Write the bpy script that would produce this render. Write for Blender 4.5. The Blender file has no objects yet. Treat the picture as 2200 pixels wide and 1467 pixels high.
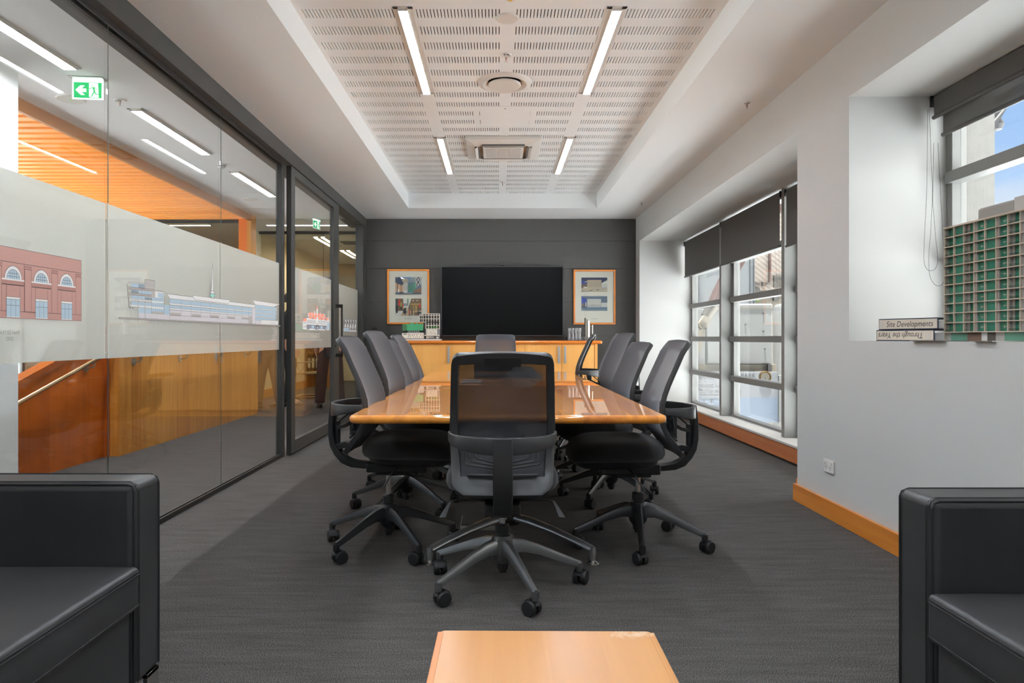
import bpy, bmesh, math, random
from mathutils import Vector, Matrix
random.seed(7)
PI = math.pi
scene = bpy.context.scene
COL = scene.collection

# ------------------------------------------------------------------ camera
EYE = 1.05
F = 1467.0
VX, VY = 1069.0, 727.0
cam_d = bpy.data.cameras.new('camera')
cam = bpy.data.objects.new('camera', cam_d)
COL.objects.link(cam)
cam.location = (0, 0, EYE)
cam.rotation_euler = (PI / 2, 0, 0)
cam_d.sensor_width = 36.0
cam_d.lens = 36.0 * F / 2200.0
cam_d.shift_x = (1100 - VX) / 2200.0
cam_d.shift_y = (VY - 733.5) / 2200.0
cam_d.clip_start = 0.02
cam_d.clip_end = 500
scene.camera = cam

# ------------------------------------------------------------------ view
vs = scene.view_settings
vs.view_transform = 'Standard'
vs.look = 'None'
vs.gamma = 1.0
vs.use_curve_mapping = False
vs.exposure = 0.42
cy = scene.cycles
cy.max_bounces = 10
cy.diffuse_bounces = 5
cy.glossy_bounces = 4
cy.transmission_bounces = 6
cy.transparent_max_bounces = 24
cy.sample_clamp_indirect = 6.0
cy.caustics_reflective = False
cy.caustics_refractive = False

# ------------------------------------------------------------------ world: blue sky, cloud, soft haze
world = bpy.data.worlds.new('sky')
scene.world = world
world.use_nodes = True
wn = world.node_tree.nodes
wl = world.node_tree.links
wn.clear()
def wnode(t, **kw):
    n = wn.new(t)
    for k, v in kw.items():
        setattr(n, k, v)
    return n
w_out = wnode('ShaderNodeOutputWorld')
w_bg = wnode('ShaderNodeBackground')
w_tc = wnode('ShaderNodeTexCoord')
w_sep = wnode('ShaderNodeSeparateXYZ')
wl.new(w_tc.outputs['Generated'], w_sep.inputs[0])
w_ramp = wnode('ShaderNodeValToRGB')
w_ramp.color_ramp.elements[0].position = 0.0
w_ramp.color_ramp.elements[0].color = (0.44, 0.61, 0.86, 1)
w_ramp.color_ramp.elements[1].position = 0.55
w_ramp.color_ramp.elements[1].color = (0.16, 0.34, 0.74, 1)
wl.new(w_sep.outputs['Z'], w_ramp.inputs[0])
w_noise = wnode('ShaderNodeTexNoise')
w_noise.inputs['Scale'].default_value = 3.2
w_noise.inputs['Detail'].default_value = 7
w_noise.inputs['Roughness'].default_value = 0.55
w_map = wnode('ShaderNodeMapping')
w_map.inputs['Scale'].default_value = (1, 1, 2.6)
w_map.inputs['Location'].default_value = (0.35, 0.1, 0.0)
wl.new(w_tc.outputs['Generated'], w_map.inputs[0])
wl.new(w_map.outputs[0], w_noise.inputs['Vector'])
w_low = wnode('ShaderNodeMapRange')
w_low.inputs['From Min'].default_value = 0.13
w_low.inputs['From Max'].default_value = 0.24
w_low.inputs['To Min'].default_value = 0.42
w_low.inputs['To Max'].default_value = -0.22
wl.new(w_sep.outputs['Z'], w_low.inputs['Value'])
w_add = wnode('ShaderNodeMath', operation='ADD')
wl.new(w_noise.outputs['Fac'], w_add.inputs[0])
wl.new(w_low.outputs[0], w_add.inputs[1])
w_cr = wnode('ShaderNodeValToRGB')
w_cr.color_ramp.elements[0].position = 0.46
w_cr.color_ramp.elements[1].position = 0.78
wl.new(w_add.outputs[0], w_cr.inputs[0])
w_mix = wnode('ShaderNodeMix', data_type='RGBA')
w_mix.inputs[7].default_value = (0.70, 0.72, 0.76, 1)
wl.new(w_cr.outputs[0], w_mix.inputs[0])
wl.new(w_ramp.outputs[0], w_mix.inputs[6])
# thin bright cloud veil on the side the sun stands (over the street, to the right and behind)
w_dot = wnode('ShaderNodeVectorMath', operation='DOT_PRODUCT')
_g = Vector((0.88, -0.35, 0.32)).normalized()
w_dot.inputs[1].default_value = _g
wl.new(w_tc.outputs['Generated'], w_dot.inputs[0])
w_gr = wnode('ShaderNodeMapRange')
w_gr.interpolation_type = 'SMOOTHSTEP'
w_gr.inputs['From Min'].default_value = 0.36
w_gr.inputs['From Max'].default_value = 0.95
w_gr.inputs['To Min'].default_value = 1.0
w_gr.inputs['To Max'].default_value = 4.2
wl.new(w_dot.outputs['Value'], w_gr.inputs['Value'])
w_gc = wnode('ShaderNodeMapRange')
w_gc.inputs['From Min'].default_value = 0.36
w_gc.inputs['From Max'].default_value = 0.7
wl.new(w_dot.outputs['Value'], w_gc.inputs['Value'])
w_mix2 = wnode('ShaderNodeMix', data_type='RGBA')
w_mix2.inputs[7].default_value = (0.94, 0.93, 0.91, 1)
wl.new(w_gc.outputs[0], w_mix2.inputs[0])
wl.new(w_mix.outputs[2], w_mix2.inputs[6])
wl.new(w_mix2.outputs[2], w_bg.inputs['Color'])
wl.new(w_gr.outputs[0], w_bg.inputs['Strength'])
wl.new(w_bg.outputs[0], w_out.inputs['Surface'])

# ------------------------------------------------------------------ sun: runs along the street front, never enters the windows
sun_d = bpy.data.lights.new('sun', 'SUN')
sun_d.energy = 52.0
sun_d.angle = math.radians(3)
sun_d.color = (1.0, 0.985, 0.97)
sun = bpy.data.objects.new('sun', sun_d)
COL.objects.link(sun)
sun.rotation_euler = Vector((0.04, 0.10, -0.99)).to_track_quat('-Z', 'Y').to_euler()

STRIP = 85.0        # radiance of the ceiling light strips

# ------------------------------------------------------------------ materials
MATS = {}
def nt(name):
    m = bpy.data.materials.new(name)
    m.use_nodes = True
    m.node_tree.nodes.clear()
    return m, m.node_tree.nodes, m.node_tree.links
def lin(c):
    out = []
    for v in c[:3]:
        v = v / 255.0
        out.append(v / 12.92 if v <= 0.04045 else ((v + 0.055) / 1.055) ** 2.4)
    return (out[0], out[1], out[2], 1)
def mat(name, rgb=(200, 200, 200), rough=0.5, metal=0.0, spec=0.5, coat=0.0, coat_r=0.03, emit=None, emit_s=0.0, bump=0.0, bump_scale=200.0, vary=0.0, vary_scale=8.0, sheen=0.0, stretch=(1, 1, 1)):
    if name in MATS:
        return MATS[name]
    m, N, L = nt(name)
    o = N.new('ShaderNodeOutputMaterial')
    b = N.new('ShaderNodeBsdfPrincipled')
    L.new(b.outputs[0], o.inputs[0])
    c = lin(rgb)
    b.inputs['Base Color'].default_value = c
    b.inputs['Roughness'].default_value = rough
    b.inputs['Metallic'].default_value = metal
    b.inputs['Specular IOR Level'].default_value = spec
    b.inputs['Coat Weight'].default_value = coat
    b.inputs['Coat Roughness'].default_value = coat_r
    if sheen:
        b.inputs['Sheen Weight'].default_value = sheen
        b.inputs['Sheen Roughness'].default_value = 0.5
    if emit:
        b.inputs['Emission Color'].default_value = lin(emit)
        b.inputs['Emission Strength'].default_value = emit_s
    tc = N.new('ShaderNodeTexCoord')
    mp = N.new('ShaderNodeMapping')
    mp.inputs['Scale'].default_value = stretch
    L.new(tc.outputs['Object'], mp.inputs[0])
    if vary:
        n = N.new('ShaderNodeTexNoise')
        n.inputs['Scale'].default_value = vary_scale
        n.inputs['Detail'].default_value = 5
        L.new(mp.outputs[0], n.inputs['Vector'])
        r = N.new('ShaderNodeMapRange')
        r.inputs['From Min'].default_value = 0.3
        r.inputs['From Max'].default_value = 0.7
        r.inputs['To Min'].default_value = 1 - vary
        r.inputs['To Max'].default_value = 1 + vary
        L.new(n.outputs['Fac'], r.inputs['Value'])
        mx = N.new('ShaderNodeVectorMath')
        mx.operation = 'SCALE'
        mx.inputs[0].default_value = c[:3]
        L.new(r.outputs[0], mx.inputs['Scale'])
        L.new(mx.outputs[0], b.inputs['Base Color'])
    if bump:
        n2 = N.new('ShaderNodeTexNoise')
        n2.inputs['Scale'].default_value = bump_scale
        n2.inputs['Detail'].default_value = 3
        L.new(mp.outputs[0], n2.inputs['Vector'])
        bp = N.new('ShaderNodeBump')
        bp.inputs['Strength'].default_value = bump
        bp.inputs['Distance'].default_value = 0.002
        L.new(n2.outputs['Fac'], bp.inputs['Height'])
        L.new(bp.outputs[0], b.inputs['Normal'])
    MATS[name] = m
    return m

def wood(name, c1, c2, along='Y', across='X', board=0.12, rough=0.35, coat=0.0, coat_r=0.03, grain=1.0, spot=0.0, streak=0.5):
    """timber: boards of slightly different colour, grain stretched along one axis"""
    if name in MATS:
        return MATS[name]
    m, N, L = nt(name)
    o = N.new('ShaderNodeOutputMaterial')
    b = N.new('ShaderNodeBsdfPrincipled')
    L.new(b.outputs[0], o.inputs[0])
    b.inputs['Roughness'].default_value = rough
    b.inputs['Coat Weight'].default_value = coat
    b.inputs['Coat Roughness'].default_value = coat_r
    tc = N.new('ShaderNodeTexCoord')
    sp = N.new('ShaderNodeSeparateXYZ')
    L.new(tc.outputs['Object'], sp.inputs[0])
    d = N.new('ShaderNodeMath'); d.operation = 'DIVIDE'
    d.inputs[1].default_value = board
    L.new(sp.outputs[across], d.inputs[0])
    fl = N.new('ShaderNodeMath'); fl.operation = 'FLOOR'
    L.new(d.outputs[0], fl.inputs[0])
    wnz = N.new('ShaderNodeTexWhiteNoise'); wnz.noise_dimensions = '1D'
    L.new(fl.outputs[0], wnz.inputs['W'])
    mp = N.new('ShaderNodeMapping')
    sc = {'X': 22.0, 'Y': 22.0, 'Z': 22.0}
    sc[along] = 1.3
    mp.inputs['Scale'].default_value = (sc['X'] * grain, sc['Y'] * grain, sc['Z'] * grain)
    L.new(tc.outputs['Object'], mp.inputs[0])
    off = N.new('ShaderNodeVectorMath'); off.operation = 'ADD'
    L.new(mp.outputs[0], off.inputs[0])
    cb = N.new('ShaderNodeVectorMath'); cb.operation = 'SCALE'
    cb.inputs[0].default_value = (7, 5, 9)
    L.new(wnz.outputs['Value'], cb.inputs['Scale'])
    L.new(cb.outputs[0], off.inputs[1])
    n = N.new('ShaderNodeTexNoise')
    n.inputs['Scale'].default_value = 1.0
    n.inputs['Detail'].default_value = 6
    n.inputs['Distortion'].default_value = 0.6
    L.new(off.outputs[0], n.inputs['Vector'])
    a1 = N.new('ShaderNodeMath'); a1.operation = 'MULTIPLY'
    a1.inputs[1].default_value = 0.55
    L.new(wnz.outputs['Value'], a1.inputs[0])
    a2 = N.new('ShaderNodeMath'); a2.operation = 'MULTIPLY_ADD'
    a2.inputs[1].default_value = streak * 2.4
    a2.inputs[2].default_value = -streak * 1.2 + 0.22
    L.new(n.outputs['Fac'], a2.inputs[0])
    s = N.new('ShaderNodeMath'); s.operation = 'ADD'; s.use_clamp = True
    L.new(a1.outputs[0], s.inputs[0]); L.new(a2.outputs[0], s.inputs[1])
    mx = N.new('ShaderNodeMix'); mx.data_type = 'RGBA'
    mx.inputs[6].default_value = lin(c1)
    mx.inputs[7].default_value = lin(c2)
    L.new(s.outputs[0], mx.inputs[0])
    last = mx.outputs[2]
    if spot:
        n3 = N.new('ShaderNodeTexNoise')
        n3.inputs['Scale'].default_value = 4.2
        n3.inputs['Detail'].default_value = 6
        n3.inputs['Roughness'].default_value = 0.7
        L.new(tc.outputs['Object'], n3.inputs['Vector'])
        rp = N.new('ShaderNodeMapRange')
        rp.inputs['From Min'].default_value = 0.60
        rp.inputs['From Max'].default_value = 0.72
        rp.inputs['To Max'].default_value = spot
        L.new(n3.outputs['Fac'], rp.inputs['Value'])
        m2 = N.new('ShaderNodeMix'); m2.data_type = 'RGBA'
        m2.inputs[7].default_value = (0.10, 0.05, 0.03, 1) if name != 'coffee_wood' else (0.75, 0.62, 0.48, 1)
        L.new(rp.outputs[0], m2.inputs[0])
        L.new(last, m2.inputs[6])
        last = m2.outputs[2]
    L.new(last, b.inputs['Base Color'])
    MATS[name] = m
    return m

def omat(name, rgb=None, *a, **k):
    """outdoor surface: base colour darkened so the strong daylight does not wash it out"""
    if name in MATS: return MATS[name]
    s_ = lin(rgb); q = 0.15  # shared darkening factor, offsets the overbright light outside
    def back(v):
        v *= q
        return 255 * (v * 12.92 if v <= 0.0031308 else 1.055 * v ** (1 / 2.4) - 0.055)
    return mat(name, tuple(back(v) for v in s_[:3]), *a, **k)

def emitter(name, rgb, s):
    if name in MATS:
        return MATS[name]
    m, N, L = nt(name)
    o = N.new('ShaderNodeOutputMaterial')
    e = N.new('ShaderNodeEmission')
    e.inputs[0].default_value = lin(rgb)
    e.inputs[1].default_value = s
    L.new(e.outputs[0], o.inputs[0])
    MATS[name] = m
    return m

def glass(name, tint=(0.97, 0.985, 0.975), ior=1.5, rough=0.0):
    if name in MATS:
        return MATS[name]
    m, N, L = nt(name)
    o = N.new('ShaderNodeOutputMaterial')
    fr = N.new('ShaderNodeFresnel')
    geo = N.new('ShaderNodeNewGeometry')        # same air-to-glass reflectance on both faces of the thin pane
    ir = N.new('ShaderNodeMapRange')
    ir.inputs['To Min'].default_value = ior; ir.inputs['To Max'].default_value = 1.0 / ior
    L.new(geo.outputs['Backfacing'], ir.inputs['Value']); L.new(ir.outputs[0], fr.inputs[0])
    tr = N.new('ShaderNodeBsdfTransparent'); tr.inputs[0].default_value = (*tint, 1)
    gl = N.new('ShaderNodeBsdfGlossy'); gl.inputs['Roughness'].default_value = rough
    mx = N.new('ShaderNodeMixShader')
    L.new(fr.outputs[0], mx.inputs[0]); L.new(tr.outputs[0], mx.inputs[1]); L.new(gl.outputs[0], mx.inputs[2])
    L.new(mx.outputs[0], o.inputs[0])
    MATS[name] = m
    return m

def veil(name, rgb, cover, rough=0.6, sheen=0.0, trans=0.0, tcol=None, weave=0.0):
    """woven or frosted sheet: part of the light passes straight, part is scattered"""
    if name in MATS:
        return MATS[name]
    m, N, L = nt(name)
    o = N.new('ShaderNodeOutputMaterial')
    tr = N.new('ShaderNodeBsdfTransparent')
    b = N.new('ShaderNodeBsdfPrincipled')
    b.inputs['Base Color'].default_value = lin(rgb)
    b.inputs['Roughness'].default_value = rough
    if sheen:
        b.inputs['Sheen Weight'].default_value = sheen
        b.inputs['Sheen Roughness'].default_value = 0.35
        b.inputs['Sheen Tint'].default_value = (0.85, 0.9, 1.0, 1)
    body = b.outputs[0]
    if trans:
        tl = N.new('ShaderNodeBsdfTranslucent')
        tl.inputs[0].default_value = lin(tcol or rgb)
        m1 = N.new('ShaderNodeMixShader'); m1.inputs[0].default_value = trans
        L.new(b.outputs[0], m1.inputs[1]); L.new(tl.outputs[0], m1.inputs[2])
        body = m1.outputs[0]
    mx = N.new('ShaderNodeMixShader'); mx.inputs[0].default_value = cover
    L.new(tr.outputs[0], mx.inputs[1]); L.new(body, mx.inputs[2])
    L.new(mx.outputs[0], o.inputs[0])
    MATS[name] = m
    return m

WHITE = mat('white_paint', (202, 202, 200), 0.6, bump=0.02, bump_scale=300)
CEILW = mat('ceiling_paint', (240, 243, 244), 0.7)
DARKMETAL = mat('charcoal_metal', (60, 60, 58), 0.45, spec=0.4)
BLACKMETAL = mat('black_metal', (34, 32, 30), 0.5)
WINMETAL = mat('window_grey_metal', (126, 126, 124), 0.45)
FELT = mat('felt_wall', (84, 83, 81), 0.95, spec=0.1, vary=0.35, vary_scale=240, bump=0.3, bump_scale=500)
BLACKPL = mat('black_plastic', (34, 34, 35), 0.42, bump=0.04, bump_scale=900)
CHARPL = mat('charcoal_plastic', (54, 54, 55), 0.38, bump=0.04, bump_scale=900)
LEGPL = mat('base_plastic', (36, 36, 37), 0.36, bump=0.03, bump_scale=900)
RUBBER = mat('rubber', (28, 28, 29), 0.5)
CHROME = mat('polished_metal', (214, 212, 208), 0.26, metal=1.0)
STEEL = mat('brushed_steel', (196, 194, 190), 0.28, metal=1.0)
SATIN = mat('satin_aluminium', (205, 205, 205), 0.35, metal=0.9)
FABRIC = mat('seat_fabric', (32, 31, 32), 0.9, spec=0.2, sheen=0.25, bump=0.2, bump_scale=900)
LEATHER = mat('black_leather', (54, 54, 55), 0.44, spec=0.5, bump=0.12, bump_scale=420, vary=0.12, vary_scale=6)
THREAD = mat('leather_thread', (36, 36, 37), 0.6)
WHITEPL = mat('white_plastic', (224, 222, 218), 0.4)
GREYPL = mat('grey_plastic', (170, 168, 164), 0.5)
DARKVOID = mat('dark_void', (52, 48, 44), 0.9)
MESHF = veil('chair_mesh', (48, 50, 56), 0.895, rough=0.6, sheen=0.3)
GLASS = glass('clear_glass')
GLASS2 = glass('tumbler_glass', (0.96, 0.96, 0.97), 2.1)
FILM = veil('frosted_film', (208, 206, 198), 0.98, rough=0.55, trans=0.5, tcol=(216, 214, 206))
BLIND = veil('blackout_blind', (92, 91, 88), 1.0, rough=0.85, trans=0.04)
SHEER = veil('sheer_blind', (98, 98, 95), 0.86, rough=0.85, trans=0.1)
LIGHTM = emitter('light_strip', (236, 245, 255), STRIP)
LIGHTC = emitter('corridor_light_strip', (246, 249, 255), STRIP * 1.05)

# ------------------------------------------------------------------ mesh builder
class MB:
    def __init__(self):
        self.v = []; self.f = []; self.m = []; self.mi = 0
        self.X = Matrix.Identity(4)
    def add(self, vs, fs, mi=None):
        n = len(self.v)
        for p in vs:
            self.v.append(tuple(self.X @ Vector(p)))
        for f in fs:
            self.f.append([n + i for i in f])
            self.m.append(self.mi if mi is None else mi)
        return self
    def box(self, x0, x1, y0, y1, z0, z1, mi=None):
        if x0 > x1: x0, x1 = x1, x0
        if y0 > y1: y0, y1 = y1, y0
        if z0 > z1: z0, z1 = z1, z0
        vs = [(x0, y0, z0), (x1, y0, z0), (x1, y1, z0), (x0, y1, z0), (x0, y0, z1), (x1, y0, z1), (x1, y1, z1), (x0, y1, z1)]
        fs = [(0, 3, 2, 1), (4, 5, 6, 7), (0, 1, 5, 4), (1, 2, 6, 5), (2, 3, 7, 6), (3, 0, 4, 7)]
        return self.add(vs, fs, mi)
    def poly(self, pts, mi=None):
        return self.add(pts, [tuple(range(len(pts)))], mi)
    def prism(self, pts, d, mi=None):
        """closed polygon extruded by vector d"""
        n = len(pts); d = Vector(d)
        vs = [Vector(p) for p in pts] + [Vector(p) + d for p in pts]
        fs = [tuple(range(n - 1, -1, -1)), tuple(range(n, 2 * n))]
        fs += [(i, (i + 1) % n, n + (i + 1) % n, n + i) for i in range(n)]
        return self.add(vs, fs, mi)
    def tube(self, path, r, n=10, cap=True, mi=None, closed=False):
        P = [Vector(p) for p in path]
        R = r if isinstance(r, (list, tuple)) else [r] * len(P)
        rings = []; k = len(P)
        up = None
        for i, p in enumerate(P):
            if closed:
                t = (P[(i + 1) % k] - P[i - 1])
            else:
                t = (P[min(i + 1, k - 1)] - P[max(i - 1, 0)])
            t.normalize()
            if up is None:
                a = Vector((0, 0, 1)) if abs(t.z) < 0.9 else Vector((1, 0, 0))
                u = t.cross(a).normalized()
            else:
                u = (up - t * up.dot(t)).normalized()
            up = u
            w = t.cross(u)
            rings.append([p + (u * math.cos(2 * PI * j / n) + w * math.sin(2 * PI * j / n)) * R[i] for j in range(n)])
        vs = [q for rg in rings for q in rg]
        fs = []
        for i in range(k if closed else k - 1):
            a = i * n; b = ((i + 1) % k) * n
            fs += [(a + j, a + (j + 1) % n, b + (j + 1) % n, b + j) for j in range(n)]
        if cap and not closed:
            fs.append(tuple(range(n - 1, -1, -1)))
            fs.append(tuple((k - 1) * n + j for j in range(n)))
        return self.add(vs, fs, mi)
    def cyl(self, p, q, r, n=20, mi=None, r2=None):
        return self.tube([p, q], [r, r if r2 is None else r2], n, True, mi)
    def lathe(self, prof, c=(0, 0, 0), n=28, mi=None, axis='Z'):
        vs = []; fs = []
        for (r, h) in prof:
            for j in range(n):
                a = 2 * PI * j / n
                x, y = r * math.cos(a), r * math.sin(a)
                if axis == 'Z': vs.append((c[0] + x, c[1] + y, c[2] + h))
                elif axis == 'Y': vs.append((c[0] + x, c[1] + h, c[2] + y))
                else: vs.append((c[0] + h, c[1] + x, c[2] + y))
        k = len(prof)
        for i in range(k - 1):
            fs += [(i * n + j, i * n + (j + 1) % n, (i + 1) * n + (j + 1) % n, (i + 1) * n + j) for j in range(n)]
        if prof[0][0] > 1e-6: fs.append(tuple(range(n - 1, -1, -1)))
        if prof[-1][0] > 1e-6: fs.append(tuple((k - 1) * n + j for j in range(n)))
        return self.add(vs, fs, mi)
    def grid(self, rows, mi=None, flip=False):
        nu = len(rows[0]); vs = [p for r in rows for p in r]; fs = []
        for i in range(len(rows) - 1):
            for j in range(nu - 1):
                q = (i * nu + j, i * nu + j + 1, (i + 1) * nu + j + 1, (i + 1) * nu + j)
                fs.append(q[::-1] if flip else q)
        return self.add(vs, fs, mi)
    def sweep(self, path, w, t, mi=None, side=(1, 0, 0)):
        """flat bar of width w (along side) and thickness t swept along path"""
        P = [Vector(p) for p in path]; S = Vector(side); k = len(P)
        W = w if isinstance(w, (list, tuple)) else [w] * k
        T = t if isinstance(t, (list, tuple)) else [t] * k
        vs = []
        for i, p in enumerate(P):
            d = (P[min(i + 1, k - 1)] - P[max(i - 1, 0)]).normalized()
            nrm = d.cross(S).normalized()
            a = S * W[i] / 2; b = nrm * T[i] / 2
            vs += [p - a - b, p + a - b, p + a + b, p - a + b]
        fs = [(3, 2, 1, 0), tuple(4 * (k - 1) + j for j in range(4))]
        for i in range(k - 1):
            fs += [(4 * i + j, 4 * i + (j + 1) % 4, 4 * (i + 1) + (j + 1) % 4, 4 * (i + 1) + j) for j in range(4)]
        return self.add(vs, fs, mi)

def build(name, mb, mats, parent=None, smooth=False, bevel=0.0, seg=2, sub=0, loc=None, label=None, angle=35):
    me = bpy.data.meshes.new(name)
    me.from_pydata([tuple(p) for p in mb.v], [], mb.f)
    if not isinstance(mats, (list, tuple)):
        mats = [mats]
    for m in mats:
        me.materials.append(m)
    if len(mats) > 1:
        for p, i in zip(me.polygons, mb.m):
            p.material_index = i
    bm = bmesh.new(); bm.from_mesh(me)
    bmesh.ops.recalc_face_normals(bm, faces=bm.faces)
    bm.to_mesh(me); bm.free()
    o = bpy.data.objects.new(name, me)
    COL.objects.link(o)
    if parent is not None: o.parent = parent
    if loc is not None: o.location = loc
    if smooth or bevel or sub:
        for p in me.polygons: p.use_smooth = True
        if not sub:
            me.set_sharp_from_angle(angle=math.radians(angle))
    if bevel:
        b = o.modifiers.new('bevel', 'BEVEL')
        b.width = bevel; b.segments = seg; b.limit_method = 'ANGLE'; b.angle_limit = math.radians(32)
        b.harden_normals = False
    if sub:
        s = o.modifiers.new('subsurf', 'SUBSURF'); s.levels = sub; s.render_levels = sub
    if label: o['label'] = label
    return o
def tag(o, label, cat, group=None, kind=None):
    o['label'] = label; o['category'] = cat
    if group: o['group'] = group
    if kind: o['kind'] = kind
    return o
def thing(name, label, cat, loc=(0, 0, 0), rotz=0.0, group=None):
    o = bpy.data.objects.new(name, None)
    COL.objects.link(o)
    o.location = loc; o.rotation_euler = (0, 0, rotz)
    o.empty_display_size = 0.1
    return tag(o, label, cat, group)
def struct(o):
    o['kind'] = 'structure'
    return o
def structure_root(name, loc=(0, 0, 0)):
    o = bpy.data.objects.new(name, None); COL.objects.link(o); o.location = loc
    o['kind'] = 'structure'
    return o
def dup(root, loc, rotz=0.0, label=None, group=None, lift=0.0, lifted=(), turn=()):
    r = root.copy(); COL.objects.link(r)
    r.location = loc; r.rotation_euler = (0, 0, rotz)
    if label: r['label'] = label
    if group: r['group'] = group
    for ch in list(root.children):
        c = ch.copy(); COL.objects.link(c); c.parent = r
        for g in list(ch.children):
            d = g.copy(); COL.objects.link(d); d.parent = c
    return r
def solid_text(name, s, size, m, origin, xa, ya, parent=None, align='LEFT', shear=0.0, depth=0.0, sx=1.0):
    cu = bpy.data.curves.new(name, 'FONT')
    cu.body = s; cu.size = size; cu.align_x = align; cu.shear = shear; cu.extrude = depth
    cu.resolution_u = 3
    tmp = bpy.data.objects.new(name, cu); COL.objects.link(tmp)
    dg = bpy.context.evaluated_depsgraph_get()
    me = bpy.data.meshes.new_from_object(tmp.evaluated_get(dg))
    bpy.data.objects.remove(tmp)
    xa = Vector(xa).normalized(); ya = Vector(ya).normalized(); za = xa.cross(ya)
    M = Matrix(((xa.x * sx, ya.x, za.x, origin[0]), (xa.y * sx, ya.y, za.y, origin[1]), (xa.z * sx, ya.z, za.z, origin[2]), (0, 0, 0, 1)))
    me.transform(M)
    me.materials.clear(); me.materials.append(m)
    o = bpy.data.objects.new(name, me); COL.objects.link(o)
    if parent is not None: o.parent = parent
    return o
def at(px, py, Y):
    return Vector(((px - VX) * Y / F, Y, EYE - (py - VY) * Y / F))
# ================================================================== room shell
XL, XR, YB, YF = -1.905, 1.944, 9.60, -2.4
ZS, ZR = 2.732, 2.92            # lower soffit, raised ceiling
XO = 2.74

# carpet
def carpet():
    m, N, L = nt('carpet')
    o = N.new('ShaderNodeOutputMaterial'); b = N.new('ShaderNodeBsdfPrincipled'); L.new(b.outputs[0], o.inputs[0])
    b.inputs['Roughness'].default_value = 0.95; b.inputs['Specular IOR Level'].default_value = 0.1
    tc = N.new('ShaderNodeTexCoord')
    def noise(scale, st, det=2):
        mp = N.new('ShaderNodeMapping'); mp.inputs['Scale'].default_value = st
        L.new(tc.outputs['Object'], mp.inputs[0])
        n = N.new('ShaderNodeTexNoise'); n.inputs['Scale'].default_value = scale; n.inputs['Detail'].default_value = det
        L.new(mp.outputs[0], n.inputs['Vector']); return n
    a = noise(300, (1, 1, 1), 3)
    s = noise(3.0, (1, 7, 1), 4)
    s2 = noise(26.0, (0.25, 2.6, 1), 3)
    def rng(n, f0, f1, t0, t1):
        r = N.new('ShaderNodeMapRange'); r.inputs['From Min'].default_value = f0; r.inputs['From Max'].default_value = f1
        r.inputs['To Min'].default_value = t0; r.inputs['To Max'].default_value = t1
        L.new(n.outputs['Fac'], r.inputs['Value']); return r
    r1 = rng(a, 0.35, 0.65, 0.15, 2.0); r2 = rng(s, 0.3, 0.7, 0.88, 1.12); r3 = rng(s2, 0.3, 0.7, 0.88, 1.12)
    m1 = N.new('ShaderNodeMath'); m1.operation = 'MULTIPLY'; L.new(r1.outputs[0], m1.inputs[0]); L.new(r2.outputs[0], m1.inputs[1])
    m2 = N.new('ShaderNodeMath'); m2.operation = 'MULTIPLY'; L.new(m1.outputs[0], m2.inputs[0]); L.new(r3.outputs[0], m2.inputs[1])
    v = N.new('ShaderNodeVectorMath'); v.operation = 'SCALE'; v.inputs[0].default_value = lin((80, 77, 75))[:3]
    L.new(m2.outputs[0], v.inputs['Scale']); L.new(v.outputs[0], b.inputs['Base Color'])
    bp = N.new('ShaderNodeBump'); bp.inputs['Strength'].default_value = 0.5; bp.inputs['Distance'].default_value = 0.004
    L.new(a.outputs['Fac'], bp.inputs['Height']); L.new(bp.outputs[0], b.inputs['Normal'])
    return m
CARPET = carpet()
struct(build('floor', MB().box(-7.0, 2.46, YF - 0.1, 18.0, -0.12, 0.0), CARPET))

# ceiling: soffit ring round the raised slotted panel
RX0, RX1, RY0, RY1 = -1.150, 1.280, -1.40, 8.81
c = MB()
c.box(-1.90, RX0, YF, YB + 0.1, ZS, 3.12)
c.box(RX1, XR + 0.05, YF, YB + 0.1, ZS, 3.12)
c.box(RX0, RX1, RY1, YB + 0.1, ZS, 3.12)
c.box(RX0, RX1, YF, RY0, ZS, 3.12)
c.box(RX0, RX1, RY0, RY1, 3.0, 3.12, 1)
ceiling = struct(build('ceiling', c, [CEILW, DARKVOID]))
# slotted acoustic panel with real slots
groups = [(-1.113, -0.599), (-0.483, 0.022), (0.112, 0.617), (0.722, 1.236)]
rows = [3.878 + k * 0.2187 for k in range(-24, 23)]
rows = [r for r in rows if RY0 + 0.08 < r and r + 0.107 < RY1 - 0.01]
pnl = MB(); zt = 0.008
ycur = RY0
def pq(x0, x1, y0, y1):
    if x1 - x0 > 1e-4 and y1 - y0 > 1e-4:
        pnl.box(x0, x1, y0, y1, ZR, ZR + 0.008)
SW, SP = 0.0052, 0.0197
for r in rows:
    pq(RX0, RX1, ycur, r)
    xc = RX0
    for g0, g1 in groups:
        x = g0
        while x <= g1 + 1e-6:
            pq(xc, x - SW / 2, r, r + 0.107); xc = x + SW / 2
            x += SP
    pq(xc, RX1, r, r + 0.107)
    ycur = r + 0.107
pq(RX0, RX1, ycur, RY1)
pano = build('slotted_panel', pnl, CEILW, ceiling)

# back wall, felt covered, thin horizontal joints as separate boards
fw = MB()
zs_ = [0.0, 0.62, 1.09, 1.56, 2.03, 2.42, ZS]
for a, b_ in zip(zs_[:-1], zs_[1:]):
    fw.box(-1.90, XR, YB, YB + 0.03, a + 0.0015, b_ - 0.0015)
fw.box(-1.90, XR, YB + 0.022, YB + 0.12, 0, ZS, 1)
struct(build('wall_back', fw, [FELT, BLACKMETAL]))
# wall behind the camera
struct(build('wall_front', MB().box(-6.9, XO, YF - 0.12, YF, 0, 3.1), WHITE))

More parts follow.
